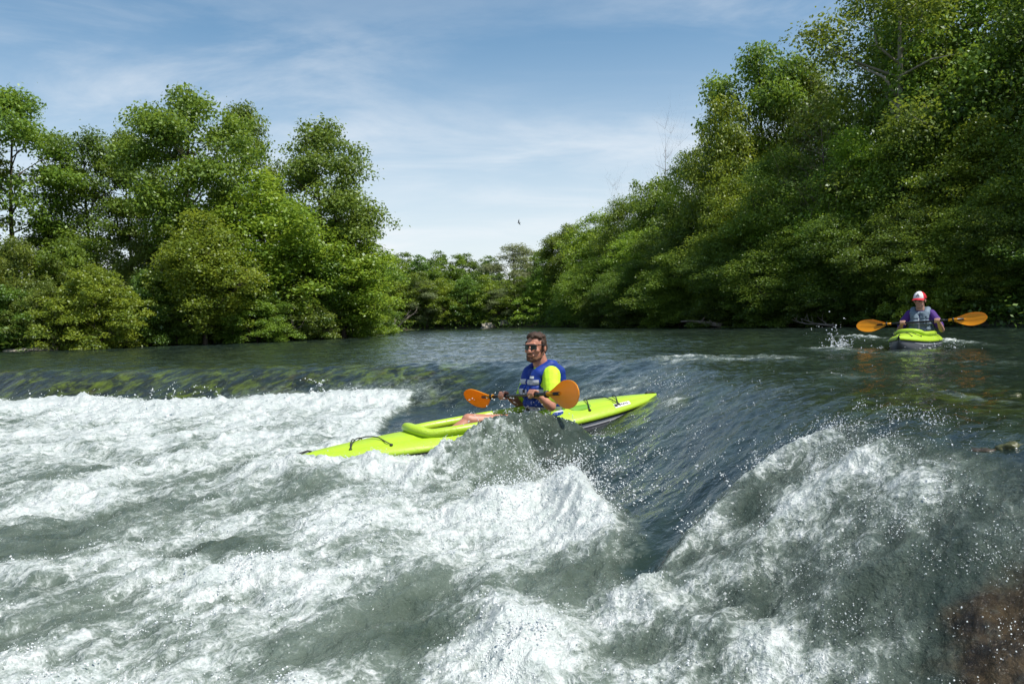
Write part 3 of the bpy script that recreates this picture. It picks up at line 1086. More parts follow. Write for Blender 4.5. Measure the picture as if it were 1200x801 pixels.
def tree(kd, px, ytop, d, wpx, label, cat='tree', group=None, name=None, rot=None, base=None):
    wood, leaves, H, W = KIND[kd]
    hz = 390 - 0.0267 * px
    p = at_d(px, hz, d)
    z0 = ground_h(p.x, p.y) if base is None else base
    z0 = max(z0, 0.02)
    top = at_d(px, ytop, d).z
    hgt = max(top - z0, 0.5)
    wid = wpx / 1000 * d
    nm = name or ('shrub' if kd.startswith('shrub') else 'bare_tree' if kd == 'bare' else 'tree')
    e = empty(nm, (p.x, p.y, z0))
    e.rotation_euler = (0, 0, random.uniform(0, 6.28) if rot is None else rot)
    e.scale = (wid / W, wid / W, hgt / H)
    tag(e, label, cat, group)
    o = bpy.data.objects.new('stem' if cat == 'shrub' else 'trunk', wood)
    COL.objects.link(o)
    o.parent = e
    if leaves:
        o = bpy.data.objects.new('foliage' if cat == 'shrub' else 'crown', leaves)
        COL.objects.link(o)
        o.parent = e
    TREES.append(e)
    return e


LG = 'trees on the left river bank'
tree('open', 22, 100, 35, 150, 'tall mid-green tree at the very left edge of the left bank, dark forked trunk showing', group=LG, rot=.4)
tree('opendark', -55, 120, 34, 150, 'tall dark tree cut off by the left frame edge', group=LG)
tree('opendark', 108, 152, 37, 120, 'thin dark tree with sky gaps, right of the leftmost tall tree', group=LG, rot=1.0)
tree('open', 156, 150, 38, 90, 'slender sparse tree close against the left side of the tallest oak', group=LG, rot=2.0)
tree('oak', 226, 100, 33, 185, 'tallest broad oak of the left bank with bright crown and forking limbs', group=LG, rot=.9)
tree('open', 292, 118, 38, 90, 'narrow tree peeping above the right shoulder of the tallest oak', group=LG, rot=3.0)
tree('oak2', 378, 138, 36, 160, 'olive-brown rounded tree, rightmost tall crown of the left bank', group=LG, rot=2.2)
tree('maple', 312, 205, 33, 170, 'bright yellow-green tree between the tallest oak and the olive tree', group=LG, rot=1.1)
tree('maple2', 70, 258, 36, 120, 'low mid-green tree filling behind the shrubs beneath the thin dark tree', group=LG)
tree('open', 190, 205, 39, 80, 'small thin-stemmed tree seen under the oak crown against pale sky', group=LG, rot=4.0)
tree('maple', 240, 250, 30, 120, 'bright green maple standing at the water in front of the tallest oak', group=LG, rot=.2)
tree('maple', 402, 258, 36, 135, 'light-green tree at the right end of the left bank, down to the water', group=LG, rot=2.7)
tree('maple2', 345, 262, 34, 120, 'shaded mid-green tree under the olive tree, left of the light-green end tree', group=LG, rot=.7)
SG = 'shrubs along the left river bank'
for i, (kd, px, yt, d, wp, lb) in enumerate([
        ('shrubo', -40, 275, 28, 130, 'brownish-green shrub at the left frame edge of the left bank'),
        ('shrubo', 22, 276, 30, 130, 'tall olive shrub below the leftmost tall tree'),
        ('shrub', 82, 280, 31.5, 120, 'mid-green shrub behind the bright spreading shrub on the left bank'),
        ('shrubb', 112, 312, 27.6, 125, 'bright spreading shrub overhanging the water by the pale shore slabs'),
        ('shrubo', 160, 275, 33, 120, 'olive rounded shrub under the slender sparse tree on the left bank'),
        ('shrubd', 176, 318, 30, 90, 'low dark shrub at the water between the bright shrub and the maple'),
        ('shrub', 208, 330, 30.2, 80, 'low mid-green shrub at the foot of the maple, on its left'),
        ('shrubd', 285, 300, 32.0, 110, 'dark shrub to the right of the maple on the left bank'),
        ('shrub', 300, 345, 31.0, 90, 'low green shrub leaning over the water right of the maple'),
        ('shrubo', 335, 315, 33.0, 105, 'greyish-olive shrub in the middle of the left thicket, below the olive tree'),
        ('shrubd', 362, 340, 34.0, 80, 'dark low shrub in the hollow left of the light-green end tree'),
        ('shrubb', 412, 330, 37, 90, 'bright low shrub at the foot of the light-green end tree'),
        ('shrub', 440, 345, 41, 60, 'last small shrub of the left bank beside the pale shore stones'),
        ('shrubo', 55, 330, 27.8, 100, 'low brownish shrub left of the bright spreading shrub'),
        ('shrubd', 5, 335, 27.2, 100, 'low dark shrub at the water in the left corner of the left bank')]):
    tree(kd, px, yt, d, wp, lb, 'shrub', SG, rot=i * 1.3)

FG = 'trees of the far wood at the river bend'
far = [('fard', 452, 300, 72, 60), ('far', 470, 296, 76, 55), ('fard', 492, 299, 74, 50), ('fard', 512, 294, 78, 50), ('far', 530, 299, 74, 55), ('fard', 552, 297, 76, 50), ('fard', 572, 300, 72, 45),
       ('far', 630, 296, 72, 60), ('fard', 648, 288, 66, 60)]
words = ['dark-topped', 'plain green', 'dark narrow', 'highest dark', 'plain rounded', 'dark rounded', 'dark low', 'plain', 'dark']
for i, (kd, px, yt, d, wp) in enumerate(far):
    where = 'behind the right end of the left bank' if px < 480 else 'midway along the bend skyline' if px < 540 else 'just left of the pale tree' if px < 590 else 'just right of the pale tree'
    tree(kd, px, yt, d, wp, f'{words[i]} skyline tree of the far wood, {where}', group=FG, rot=i * 1.7)
tree('pale', 602, 280, 67, 72, 'pale grey-green feathery tree rising above the far wood skyline', group=FG, rot=.5)
for i, (kd, px, yt, d, wp, lb) in enumerate([
        ('farb', 468, 330, 62.5, 54, 'small bright tree at the water beside the end of the left bank'),
        ('far', 490, 318, 62.8, 56, 'mid-green waterside tree of the bend, second from the left bank end'),
        ('farb', 522, 326, 62.6, 56, 'bright rounded waterside tree in the middle of the bend'),
        ('fard', 548, 322, 62.5, 54, 'dark waterside tree behind the paddler\'s bow side, at the bend'),
        ('pale', 500, 325, 62.3, 48, 'small pale waterside tree at the bend'),
        ('farb', 574, 322, 62.0, 54, 'bright waterside tree left below the pale feathery tree'),
        ('far', 604, 325, 61.6, 58, 'mid-green waterside tree directly below the pale feathery tree'),
        ('farb', 634, 318, 60, 58, 'bright-green waterside tree above the near paddler\'s head'),
        ('pale', 585, 335, 61.3, 42, 'small greyish waterside tree below and left of the pale feathery tree')]):
    tree(kd, px, yt, d, wp, lb, group=FG, rot=i * 2.1)

RG = 'trees on the right river bank'
right = [
    ('oak', 668, 262, 60, 80, 'first tree of the right bank, lowest at its far end'),
    ('maple', 700, 252, 56, 85, 'second-lowest skyline tree at the far end of the right bank'),
    ('bigmid', 738, 228, 53, 95, 'mid-green skyline tree below the small bare twigs of the right bank'),
    ('maple2', 778, 200, 50, 100, 'skyline tree just in front of the leafless grey tree'),
    ('bigbright', 822, 172, 45, 100, 'light-green tree under the left side of the big rounded skyline tree'),
    ('oak', 898, 52, 43, 165, 'big rounded tree standing as a step on the right bank skyline'),
    ('maple', 856, 118, 41, 100, 'lighter green tree in front of the big rounded skyline tree'),
    ('bigmid', 950, 62, 42, 140, 'mid-green tree between the big rounded skyline tree and the pale-barked tree'),
    ('syc', 1058, -60, 33.4, 240, 'tall open pale-barked tree reaching out of the top of the picture'),
    ('big', 1075, -30, 38, 220, 'dark dense tree behind the pale-barked trunk'),
    ('bigmid', 1150, -70, 34, 240, 'tall mid-green tree in the top right corner'),
    ('big', 1235, -60, 31, 240, 'tall dark tree cut by the right frame edge'),
    ('big', 1330, -60, 27, 260, 'tall dark tree outside past the right frame edge'),
    ('bigmid', 700, 300, 52, 90, 'rounded mid-slope tree at the far end of the right bank'),
    ('bigbright', 760, 268, 48, 110, 'light-green mid-slope tree below the skyline tree with leafless neighbour'),
    ('big', 812, 236, 44, 120, 'dark mid-slope tree under the light-green tree of the right bank'),
    ('bigbright', 870, 208, 39, 130, 'light-green mid-slope tree beneath the big rounded skyline tree'),
    ('bigmid', 930, 170, 36, 150, 'broad mid-slope tree right of the light-green one, crossed by a dark bare branch'),
    ('bigbright', 1000, 150, 34, 150, 'sunlit mid-slope tree below the pale-barked tree'),
    ('bigmid', 1075, 130, 32, 170, 'leafy tree above the far kayaker, upper half of the slope'),
    ('bigbright', 1150, 140, 30, 170, 'yellow-green tree at the right, below the top corner tree'),
    ('bigmid', 1225, 150, 27.5, 170, 'leafy tree half out of the right frame edge'),
    ('bigmid', 1300, 100, 25, 200, 'leafy tree wholly past the right frame edge'),
    ('big', 745, 305, 45, 95, 'dark waterside tree with leaning stems at the far right bank'),
    ('bigmid', 800, 290, 41, 110, 'waterside tree above the grey drift log'),
    ('big', 862, 275, 37, 120, 'dark waterside tree right of the drift log'),
    ('bigmid', 925, 262, 34.2, 130, 'waterside tree with drooping sprays left of the far kayaker'),
    ('big', 990, 250, 32, 140, 'deep-shaded waterside tree just left of the far kayaker'),
    ('big', 1060, 240, 30, 140, 'deep-shaded waterside tree straight behind the far kayaker'),
    ('bigmid', 1130, 240, 28.2, 150, 'waterside tree above the far kayaker\'s right-hand paddle blade'),
    ('big', 1200, 235, 26.4, 150, 'dark waterside tree at the right frame edge'),
    ('big', 1275, 230, 24.5, 160, 'dark waterside tree just past the right frame edge'),
]
for i, (kd, px, yt, d, wp, lb) in enumerate(right):
    tree(kd, px, yt, d, wp, lb, group=RG, rot=(3.6 if kd == 'syc' else i * 1.9))
tree('bare', 784, 148, 52, 60, 'leafless grey tree poking above the right bank skyline', 'tree', RG, rot=.3)
tree('bare', 722, 216, 58, 60, 'small leafless twiggy tree at the far end of the right bank', 'tree', RG, rot=1.4)
tree('bare', 965, 120, 34.5, 120, 'dark leafless branching tree among the mid-slope leaves', 'tree', RG, rot=2.4)
RS = 'shrubs along the right river bank'
for i, (kd, px, yt, d, wp, lb) in enumerate([
        ('shrub', 668, 340, 56, 55, 'small shrub at the far end of the right waterline'),
        ('shrubd', 702, 345, 50, 55, 'dark shrub left of the drift log, farthest of the dark ones'),
        ('shrubd', 748, 340, 44, 70, 'dark shrub overhanging the water left of the drift log'),
        ('shrub', 795, 335, 40.5, 75, 'shrub directly above the drift log'),
        ('shrubd', 850, 335, 36.8, 85, 'dark drooping shrub at the root end of the drift log'),
        ('shrubd', 905, 328, 34.4, 90, 'dark shrub under the drooping sprays on the right bank'),
        ('shrubd', 965, 325, 32.4, 100, 'black-green shrub left of the far kayaker\'s left paddle blade'),
        ('shrubd', 1030, 325, 30.4, 100, 'black-green shrub behind the far kayaker\'s left shoulder side'),
        ('shrubb', 1098, 285, 27.9, 100, 'sunlit yellow-green sprays just above the far kayaker'),
        ('shrubd', 1100, 335, 28.6, 110, 'black-green shrub behind the far kayaker\'s cap'),
        ('shrubb', 1165, 300, 26.6, 90, 'sunlit shrub above the right blade of the far paddle'),
        ('shrubd', 1165, 325, 26.8, 110, 'dark shrub behind the right blade of the far paddle'),
        ('shrubd', 1230, 315, 25.2, 120, 'dark shrub at the water by the right frame edge'),
        ('shrubd', 1300, 310, 23.2, 120, 'dark shrub beyond the right frame edge')]):
    tree(kd, px, yt, d, wp, lb, 'shrub', RS, rot=i * 1.1)


# low growth at the waterline and the deep wood behind
def leaf_mass(name, pts, n, leaf, hgt, wid, m, label, kind_='stuff', seed=1):
    r = np.random.default_rng(seed)
    pts = np.array([tuple(p) for p in pts])
    seg = np.linalg.norm(np.diff(pts, axis=0), axis=1)
    cum = np.concatenate([[0], np.cumsum(seg)])
    u = r.random(n) * cum[-1]
    i = np.clip(np.searchsorted(cum, u) - 1, 0, len(seg) - 1)
    q = (u - cum[i]) / seg[i]
    P = pts[i] + (pts[i + 1] - pts[i]) * q[:, None]
    top = hgt * (0.6 + 0.5 * fbm(u * 0.35 / max(wid, 1) * 2, u * 0 + seed, 3, 90 + seed))
    off = r.normal(0, wid * .5, (n, 2))
    zz = np.clip(r.random(n) ** .8, 0, 1) * top
    X, Y = P[:, 0] + off[:, 0], P[:, 1] + off[:, 1]
    Z = np.maximum(ground_arr(X, Y), 0.03) + zz
    C = np.stack([X, Y, Z], -1)
    nrm = np.array([0, 0, .7]) + r.normal(0, .55, (n, 3))
    nrm /= np.linalg.norm(nrm, axis=1, keepdims=True)
    dr = np.cross(nrm, r.normal(0, 1, (n, 3)))
    dr /= np.linalg.norm(dr, axis=1, keepdims=True)
    ee = np.cross(nrm, dr)
    sz = leaf * r.uniform(.6, 1.3, (n, 1))
    V = np.stack([C + dr * sz, C + ee * sz * .55, C - dr * sz * .85, C - ee * sz * .55], 1)
    me = np_mesh(name, V.reshape(-1, 3), np.arange(n * 4).reshape(n, 4), {'tint': np.repeat(np.clip(fbm(X * .8, Y * .8, 3, 95) * .6 + .45 + r.normal(0, .15, n), 0, 1), 4)}, smooth=False)
    o = link(name, me, M[m])
    tag(o, label, kind=kind_)


def shore(off):
    out = []
    for x, y in BANK[5:-1]:
        c = Vector((-2, 35))
        v = (Vector((x, y)) - c).normalized()
        out.append((x + v.x * off, y + v.y * off))
    return out


leaf_mass('undergrowth', shore(1.0), 60000, .085, 1.2, 1.3, 'leaf_dark', 'low tangled growth along the river banks', seed=2)
bx = [(-70, 22), (-45, 34), (-30, 44), (-18, 60), (-14, 74), (0, 84), (14, 78), (24, 62), (30, 44), (30, 28), (27, 12)]
leaf_mass('distant_woods', bx, 60000, .28, 5.2, 5.0, 'leaf_dark', 'dark woods closing the view behind the bank trees', seed=3)


# ------------------------------------------------------------------ stones and driftwood
M['stone_pale'] = plain('stone_pale', (0.30, 0.27, 0.22), 0.8, 0.3, 0.35, 5, 0.6, 18)
M['stone_wet'] = plain('stone_wet', (0.045, 0.034, 0.020), 0.25, 0.5, 0.6, 7, 0.7, 22)
M['stone_moss'] = plain('stone_moss', (0.070, 0.072, 0.020), 0.4, 0.5, 0.7, 9, 0.7, 30)
M['drift'] = plain('drift', (0.22, 0.19, 0.16), 0.85, 0.2, 0.3, 5, 0.5, 30)


def stone(p, r, m, label, seed, rz=0.0, name='stone', cat='rock', group=None):
    mb = MB().ell((0, 0, 0), (1, 1, 1), None, 28, 18)
    vs = []
    for v in mb.v:
        v = Vector(v)
        k = 1 + 0.45 * mnoise.noise(v * 1.3 + Vector((seed, 0, 0))) + 0.28 * mnoise.noise(v * 3.1 + Vector((0, seed, 0))) + .05 * mnoise.noise(v * 8 + Vector((0, 0, seed)))
        vs.append((v.x * k * r[0], v.y * k * r[1], v.z * k * r[2]))
    mb.v = vs
    o = mb.build(name, M[m])
    o.location = p
    o.rotation_euler = (0, 0, rz)
    tag(o, label, cat, group)
    return o


def wz(x, y):
    return float(water_fields(np.array([[x]], float), np.array([[y]], float))[0][0, 0])


for px, py, r, m, lb, sd in [
        (1186, 520, (.075, .06, .04), 'stone_moss', 'mossy wet stone breaking the surface at the right-hand lip', 1.0),
        (1150, 527, (.09, .06, .035), 'stone_wet', 'low dark wet stone on the lip left of the mossy one', 2.0),
        (1192, 462, (.05, .05, .03), 'stone_moss', 'small yellowish stone in the calm water at the right frame edge', 3.0)]:
    c = on_water(px, py)
    stone((c.x, c.y, wz(c.x, c.y) - 0.022), r, m, lb, sd)
c = at_z(322, 806, -0.86)
stone((c.x, c.y, -0.97), (.13, .10, .10), 'stone_wet', 'dark rock tip at the bottom edge among the foam', 9.0)
for k, (px, d, r, m, lb) in enumerate([
        (22, 26.7, (.42, .22, .07), 'stone_pale', 'flat pale slab at the waterline in the far left corner'),
        (52, 27.0, (.55, .25, .08), 'stone_pale', 'longer flat pale slab right of the corner slab on the left bank'),
        (66, 27.3, (.32, .25, .22), 'stone_wet', 'dark rounded boulder beside the pale slabs on the left bank'),
        (441, 42.4, (.5, .3, .16), 'stone_pale', 'pale stone at the tip of the left bank'),
        (428, 41.2, (.35, .3, .16), 'drift', 'greyish stone just left of the pale tip stone'),
        (572, 60.6, (.6, .4, .28), 'stone_pale', 'pale boulder on the far shore, left of the near paddler\'s head'),
        (592, 60.7, (.5, .4, .25), 'drift', 'grey boulder on the far shore nearest left of the near paddler\'s head'),
        (690, 54.8, (.6, .4, .25), 'stone_pale', 'pale boulder on the shore right of the near paddler\'s head'),
        (668, 57.0, (.4, .4, .22), 'drift', 'small grey boulder close right of the near paddler\'s head'),
        (716, 51.5, (.5, .4, .22), 'drift', 'grey boulder on the right shore left of the drift log')]):
    p = at_d(px, 390 - .0267 * px, d)
    stone((p.x, p.y, max(ground_h(p.x, p.y), 0) + r[2] * .35), r, m, lb, 11.0 + k, k * .8)

a, b = at_d(798, 376.5, 37.6), at_d(846, 381, 36.2)
mb = MB()
mid = a.lerp(b, .5) + Vector((0, 0, .05))
mb.tube([a, a.lerp(mid, .5) + Vector((0, 0, .04)), mid, b], [.03, .05, .075, .11], 8)
mb.tube([mid, mid + Vector((.25, .1, .28)), mid + Vector((.6, .1, .36))], [.045, .03, .012], 6)
mb.tube([a.lerp(b, .8), a.lerp(b, .8) + Vector((-.2, -.1, .22))], [.04, .012], 6)
tag(mb.build('drift_log', M['drift']), 'bare grey drift log lying on the right shore at the water', 'driftwood')

for px, d, ln, rz, lb in [
        (330, 32.6, 1.4, -.4, 'grey fallen branch at the waterline in the middle of the left bank'),
        (452, 46.0, 1.8, .2, 'pale fallen branch beyond the tip stones of the left bank'),
        (980, 30.9, 1.3, 3.3, 'dead branch in the shade at the water left of the far kayaker')]:
    p = at_d(px, 390 - .0267 * px, d)
    rr = random.Random(int(px))
    mb = MB()
    def limb(a, v, L, r0, dep):
        pts = [a]
        for k in range(4):
            v = (v + Vector((rr.uniform(-.25, .25), rr.uniform(-.25, .25), rr.uniform(-.12, .2)))).normalized()
            pts.append(pts[-1] + v * L / 4)
        mb.tube(pts, [r0 * (1 - .2 * k) for k in range(5)], 6)
        if dep:
            for k in (1, 2, 3):
                limb(pts[k], (v + Vector((rr.uniform(-1, 1), rr.uniform(-1, 1), rr.uniform(0, .8)))).normalized(), L * .5, r0 * .5, dep - 1)
    limb(Vector((0, 0, 0)), Vector((.8, -.5, .15)), ln, .055, 2)
    o = mb.build('fallen_branch', M['drift'])
    o.location = (p.x, p.y, max(ground_h(p.x, p.y), 0) + .05)
    o.rotation_euler = (0, 0, rz)
    tag(o, lb, 'driftwood')

# small bird far up over the river
def bird(px, py, d, label):
    p = at_d(px, py, d)
    e = MB()
    e.ell((0, 0, 0), (.05, .18, .05), None, 10, 8)
    e.ell((0, .19, .02), (.035, .05, .035), None, 8, 6)
    e.add([(0, -.14, 0), (.06, -.3, .01), (-.06, -.3, .01), (0, -.14, .015)], [(0, 1, 2), (3, 2, 1)])
    for s in (-1, 1):
        e.add([(0, .10, .02), (s * .22, .12, .12), (s * .48, -.06, .26), (s * .20, -.06, .11), (0, -.08, .02),
               (0, .10, .035), (s * .22, .12, .13), (s * .48, -.06, .265), (s * .20, -.06, .12), (0, -.08, .035)],
              [(0, 1, 3, 4), (1, 2, 3), (5, 9, 8, 6), (6, 8, 7)])
    o = e.build('bird', plain('feather', (.05, .05, .055), .8))
    o.location = p
    o.rotation_euler = (0, R(62), R(60))
    o.scale = (.62, .62, .62)
    tag(o, label, 'bird')


bird(608, 261, 75, 'tiny dark bird flying above the far wood')

# ------------------------------------------------------------------ kayaks, paddles, people
M['lime'] = plain('lime', (0.40, 0.66, 0.012), 0.34, 0.5, 0.06, 3)
m, nt_, out_ = new_mat('lime')
h = NT(nt_)
p_ = h.n('ShaderNodeBsdfPrincipled')
tc_ = h.n('ShaderNodeTexCoord').outputs['Object']
a_ = h.noise(tc_, 3, 4)
sc_ = h.noise(h.mapping(tc_, (2, 22, 14), (0, 0, .3)), 3, 5, .7)
wt_ = h.noise(tc_, 55, 2, .5)
c_ = h.mix(a_, (0.33, 0.50, 0.022), (0.40, 0.585, 0.028))
c_ = h.mix(h.ramp(sc_, .60, .72, 0, .35), c_, (0.22, 0.34, 0.03))
h.set(p_, 'Base Color', c_)
h.set(p_, 'Roughness', h.math('MULTIPLY_ADD', sc_, .35, .18))
h.set(p_, 'Normal', h.bump(h.ramp(wt_, .58, .66), .5, .004))
nt_.links.new(p_.outputs[0], out_.inputs[0])
M['lime'] = m
M['lime_dark'] = plain('lime_dark', (0.12, 0.30, 0.015), 0.5, 0.4, 0.15, 5)
M['hull_grey'] = plain('hull_grey', (0.13, 0.135, 0.15), 0.38, 0.5, 0.15, 5)
M['hull_stripe'] = plain('hull_stripe', (0.42, 0.42, 0.44), 0.4, 0.5, 0.08, 5)
M['black'] = plain('black', (0.012, 0.012, 0.013), 0.5, 0.4, 0.2)
M['shaft'] = plain('shaft', (0.010, 0.010, 0.012), 0.3, 0.5, 0.2)
M['orange'] = plain('orange', (0.80, 0.235, 0.008), 0.38, 0.5, 0.07, 6)
m, nt_, out_ = new_mat('blade_orange')
h = NT(nt_)
p_ = h.n('ShaderNodeBsdfPrincipled')
f_ = h.noise(h.n('ShaderNodeTexCoord').outputs['Object'], 7, 4)
oc = h.mix(f_, (0.90, 0.36, 0.008), (0.95, 0.45, 0.016))
h.set(p_, 'Base Color', oc)
p_.inputs['Roughness'].default_value = .35
t_ = h.n('ShaderNodeBsdfTranslucent')
h.set(t_, 'Color', oc)
x_ = h.n('ShaderNodeMixShader')
x_.inputs[0].default_value = .42
nt_.links.new(p_.outputs[0], x_.inputs[1])
nt_.links.new(t_.outputs[0], x_.inputs[2])
nt_.links.new(x_.outputs[0], out_.inputs[0])
M['orange'] = m
M['white'] = plain('white', (0.75, 0.75, 0.73), 0.5, 0.4, 0.06)
M['skin'] = plain('skin', (0.42, 0.185, 0.120), 0.45, 0.4, 0.12, 14)
M['skin2'] = plain('skin2', (0.46, 0.25, 0.18), 0.5, 0.4, 0.10, 14)
M['hair'] = plain('hair', (0.050, 0.024, 0.013), 0.6, 0.4, 0.5, 40, 0.8, 120)
M['beard'] = plain('beard', (0.13, 0.060, 0.030), 0.75, 0.3, 0.4, 50, 0.8, 140)
M['vest_blue'] = plain('vest_blue', (0.006, 0.034, 0.245), 0.6, 0.35, 0.22, 12, 0.7, 20)
M['vest_band'] = plain('vest_band', (0.46, 0.48, 0.55), 0.55, 0.4, 0.10, 20)
M['vest_grey'] = plain('vest_grey', (0.14, 0.19, 0.24), 0.75, 0.3, 0.14, 12, 0.4, 26)
M['shirt_neon'] = plain('shirt_neon', (0.50, 0.80, 0.030), 0.7, 0.3, 0.08, 9, 0.9, 15)
M['shirt_purple'] = plain('shirt_purple', (0.065, 0.022, 0.17), 0.75, 0.3, 0.10, 9, 0.3, 22)
M['lens'] = plain('lens', (0.10, 0.13, 0.13), 0.06, 1.0, 0.5, 30, metal=0.7)
M['cap_red'] = plain('cap_red', (0.45, 0.012, 0.025), 0.7, 0.3, 0.12)
M['cap_white'] = plain('cap_white', (0.72, 0.72, 0.74), 0.7, 0.3, 0.05)
M['bungee'] = plain('bungee', (0.03, 0.035, 0.03), 0.6, 0.3, 0.2)
M['yellow'] = plain('yellow', (0.55, 0.38, 0.04), 0.5)

m, nt_, out_ = new_mat('camouflage')
h = NT(nt_)
p_ = h.n('ShaderNodeBsdfPrincipled')
tc_ = h.n('ShaderNodeTexCoord').outputs['Object']
a_ = h.noise(tc_, 16, 2)
b_ = h.noise(h.mapping(tc_, (1.3, 1, 1), (1, 2, 3)), 21, 2)
c_ = h.mix(h.ramp(a_, .47, .50), (.020, .022, .012), (.11, .09, .035))
c_ = h.mix(h.ramp(b_, .54, .57), c_, (.055, .075, .022))
h.set(p_, 'Base Color', c_)
p_.inputs['Roughness'].default_value = .85
nt_.links.new(p_.outputs[0], out_.inputs[0])
M['camo'] = m

KL = 1.86      # half length


def k_w(t):
    """half width of the gunwale along -1 (stern) .. 1 (bow)"""
    return 0.345 * max(1 - abs(t) ** 2.4, 0) ** 0.85 + 0.006


def k_sheer(t):
    return 0.075 * max(abs(t) - .25, 0) ** 2 * 1.5 + 0.0


def k_keel(t):
    return -0.250 + 0.255 * abs(t) ** 7


def deck_z(t, q):
    """deck height at side fraction q (0 centre, 1 gunwale)"""
    crown = 0.115 * (1 - abs(t) ** 3) + 0.02
    z = k_sheer(t) + crown * (1 - abs(q) ** 2.6)
    # moulded channels running along the fore and aft deck
    z -= 0.016 * math.exp(-((abs(q) - .62) / .07) ** 2) * (1 if abs(t) < .93 else 0)
    return z


CK0, CK1 = -0.66, 0.84      # cockpit from .. to (local x)
CKW = 0.255


def ck_half(x):
    u = (x - (CK0 + CK1) / 2) / ((CK1 - CK0) / 2)
    return CKW * max(1 - abs(u) ** 3.2, 0) ** .5


def kayak_meshes():
    out = {}
    N = 64
    # hull: gunwale down round the keel and up again
    rows, srow = [], []
    for i in range(N + 1):
        t = -1 + 2 * i / N
        x = t * KL
        wd, zs, zk = k_w(t), k_sheer(t), k_keel(t)
        row = []
        for k in range(17):
            an = math.pi * k / 16
            c, s_ = math.cos(an), math.sin(an)
            yy = wd * (abs(c) ** .62) * (1 if c >= 0 else -1) * (0.985)
            zz = zs + (zk - zs) * (s_ ** .8)
            row.append(Vector((x, yy, zz)))
        rows.append(row)
    out['hull'] = MB().grid(rows).mesh('hull')
    # side stripes proud of the hull
    for sgn in (1, -1):
        for jj, (z0, z1, a, b) in enumerate(((.16, .34, -.80, .80), (.50, .60, -.72, .55))):
            st = MB()
            rr = []
            for i in range(41):
                t = a + (b - a) * i / 40
                zs, zk, wd = k_sheer(t), k_keel(t), k_w(t)
                tw = math.sin(math.pi * i / 40) ** .5
                row = []
                for q in (z0 + (z1 - z0) * .5 * (1 - tw), z0 + (z1 - z0) * .5 * (1 + tw) + .001):
                    an = math.asin(min(q, 1) ** (1 / .8))
                    row.append(Vector((t * KL, sgn * (wd * math.cos(an) ** .62 * .985 + .0035), zs + (zk - zs) * q)))
                rr.append(row)
            st.grid(rr)
            out['hull_stripe%d%d' % (sgn, jj)] = st.mesh('hull_stripe')
    # deck, with the cockpit left open
    dk = MB()
    Q = 13
    for sgn in (1, -1):
        rows = []
        for i in range(N * 2 + 1):
            t = -1 + i / N
            x = t * KL
            wd = k_w(t) + .012
            inner = ck_half(x) / wd if CK0 < x < CK1 else 0.0
            row = []
            for k in range(Q):
                q = inner + (1 - inner) * k / (Q - 1)
                row.append(Vector((x, sgn * q * wd, deck_z(t, q))))
            # rolled band over the seam
            row.append(Vector((x, sgn * (wd + .004), k_sheer(t) - .028)))
            row.append(Vector((x, sgn * (wd - .012), k_sheer(t) - .036)))
            rows.append(row)
        dk.grid(rows)
    out['deck'] = dk.mesh('deck')
    # seam line
    for sgn in (1, -1):
        sm = MB()
        sm.tube([Vector((t * KL, sgn * (k_w(t) + .002), k_sheer(t) - .040)) for t in [-.985 + 1.97 * i / 50 for i in range(51)]], .007, 6)
        out['seam%d' % sgn] = sm.mesh('seam')
    # thick cockpit rim
    pts = []
    for i in range(72):
        an = 2 * math.pi * i / 72
        u = abs(math.cos(an)) ** .62 * (1 if math.cos(an) > 0 else -1)
        x = (CK0 + CK1) / 2 + (CK1 - CK0) / 2 * u
        y = (CKW + .005) * abs(math.sin(an)) ** .62 * (1 if math.sin(an) > 0 else -1)
        t = x / KL
        pts.append(Vector((x, y, deck_z(t, min(abs(y) / (k_w(t) + .012), 1)) + .028)))
    out['cockpit_rim'] = MB().closed_tube(pts, .044, 10).mesh('cockpit_rim')
    # inner tub
    tb = MB()
    rows = []
    for f, zz in ((1.0, None), (.96, .0), (.88, -.14), (.6, -.165), (0.02, -.165)):
        row = []
        for p in pts:
            cxm = (CK0 + CK1) / 2
            row.append(Vector((cxm + (p.x - cxm) * f, p.y * f, (p.z - .01) if zz is None else zz)))
        rows.append(row)
    tb.grid(rows, closed=True)
    out['cockpit_tub'] = tb.mesh('cockpit_tub')
    # seat back
    sb = MB()
    rows = []
    for i in range(9):
        q = i / 8
        row = []
        for k in range(13):
            y = -.19 + .38 * k / 12
            row.append(Vector((-.72 - .05 * q + .10 * (y / .19) ** 2 + .0, y * (1 - .15 * q), -.10 + .34 * q)))
        rows.append(row)
    back = [[v + Vector((-.035, 0, 0)) for v in r_] for r_ in rows]
    sb.grid(rows)
    sb.grid([r_[::-1] for r_ in back])
    edge = rows[0] + [r_[-1] for r_ in rows[1:]] + rows[-1][::-1][1:] + [r_[0] for r_ in rows[::-1]][1:-1]
    edge2 = back[0] + [r_[-1] for r_ in back[1:]] + back[-1][::-1][1:] + [r_[0] for r_ in back[::-1]][1:-1]
    sb.grid([edge, edge2], closed=True)
    out['seat_back'] = sb.mesh('seat_back')
    # bungee lines on both decks
    def bung(seq):
        b = MB()
        P = []
        for (x0, y0), (x1, y1) in zip(seq[:-1], seq[1:]):
            for k in range(7):
                q = k / 6
                x, y = x0 + (x1 - x0) * q, y0 + (y1 - y0) * q
                t = x / KL
                P.append(Vector((x, y, deck_z(t, min(abs(y) / (k_w(t) + .012), 1)) + .009 + .012 * math.sin(math.pi * q))))
        b.tube(P, .0055, 6)
        for x, y in seq:
            t = x / KL
            b.ell((x, y, deck_z(t, abs(y) / (k_w(t) + .012)) + .006), (.016, .016, .012), None, 8, 6)
        return b
    out['fore_bungee'] = bung([(1.08, .22), (1.30, -.16), (1.42, .13), (1.20, -.2)]).mesh('deck_bungee')
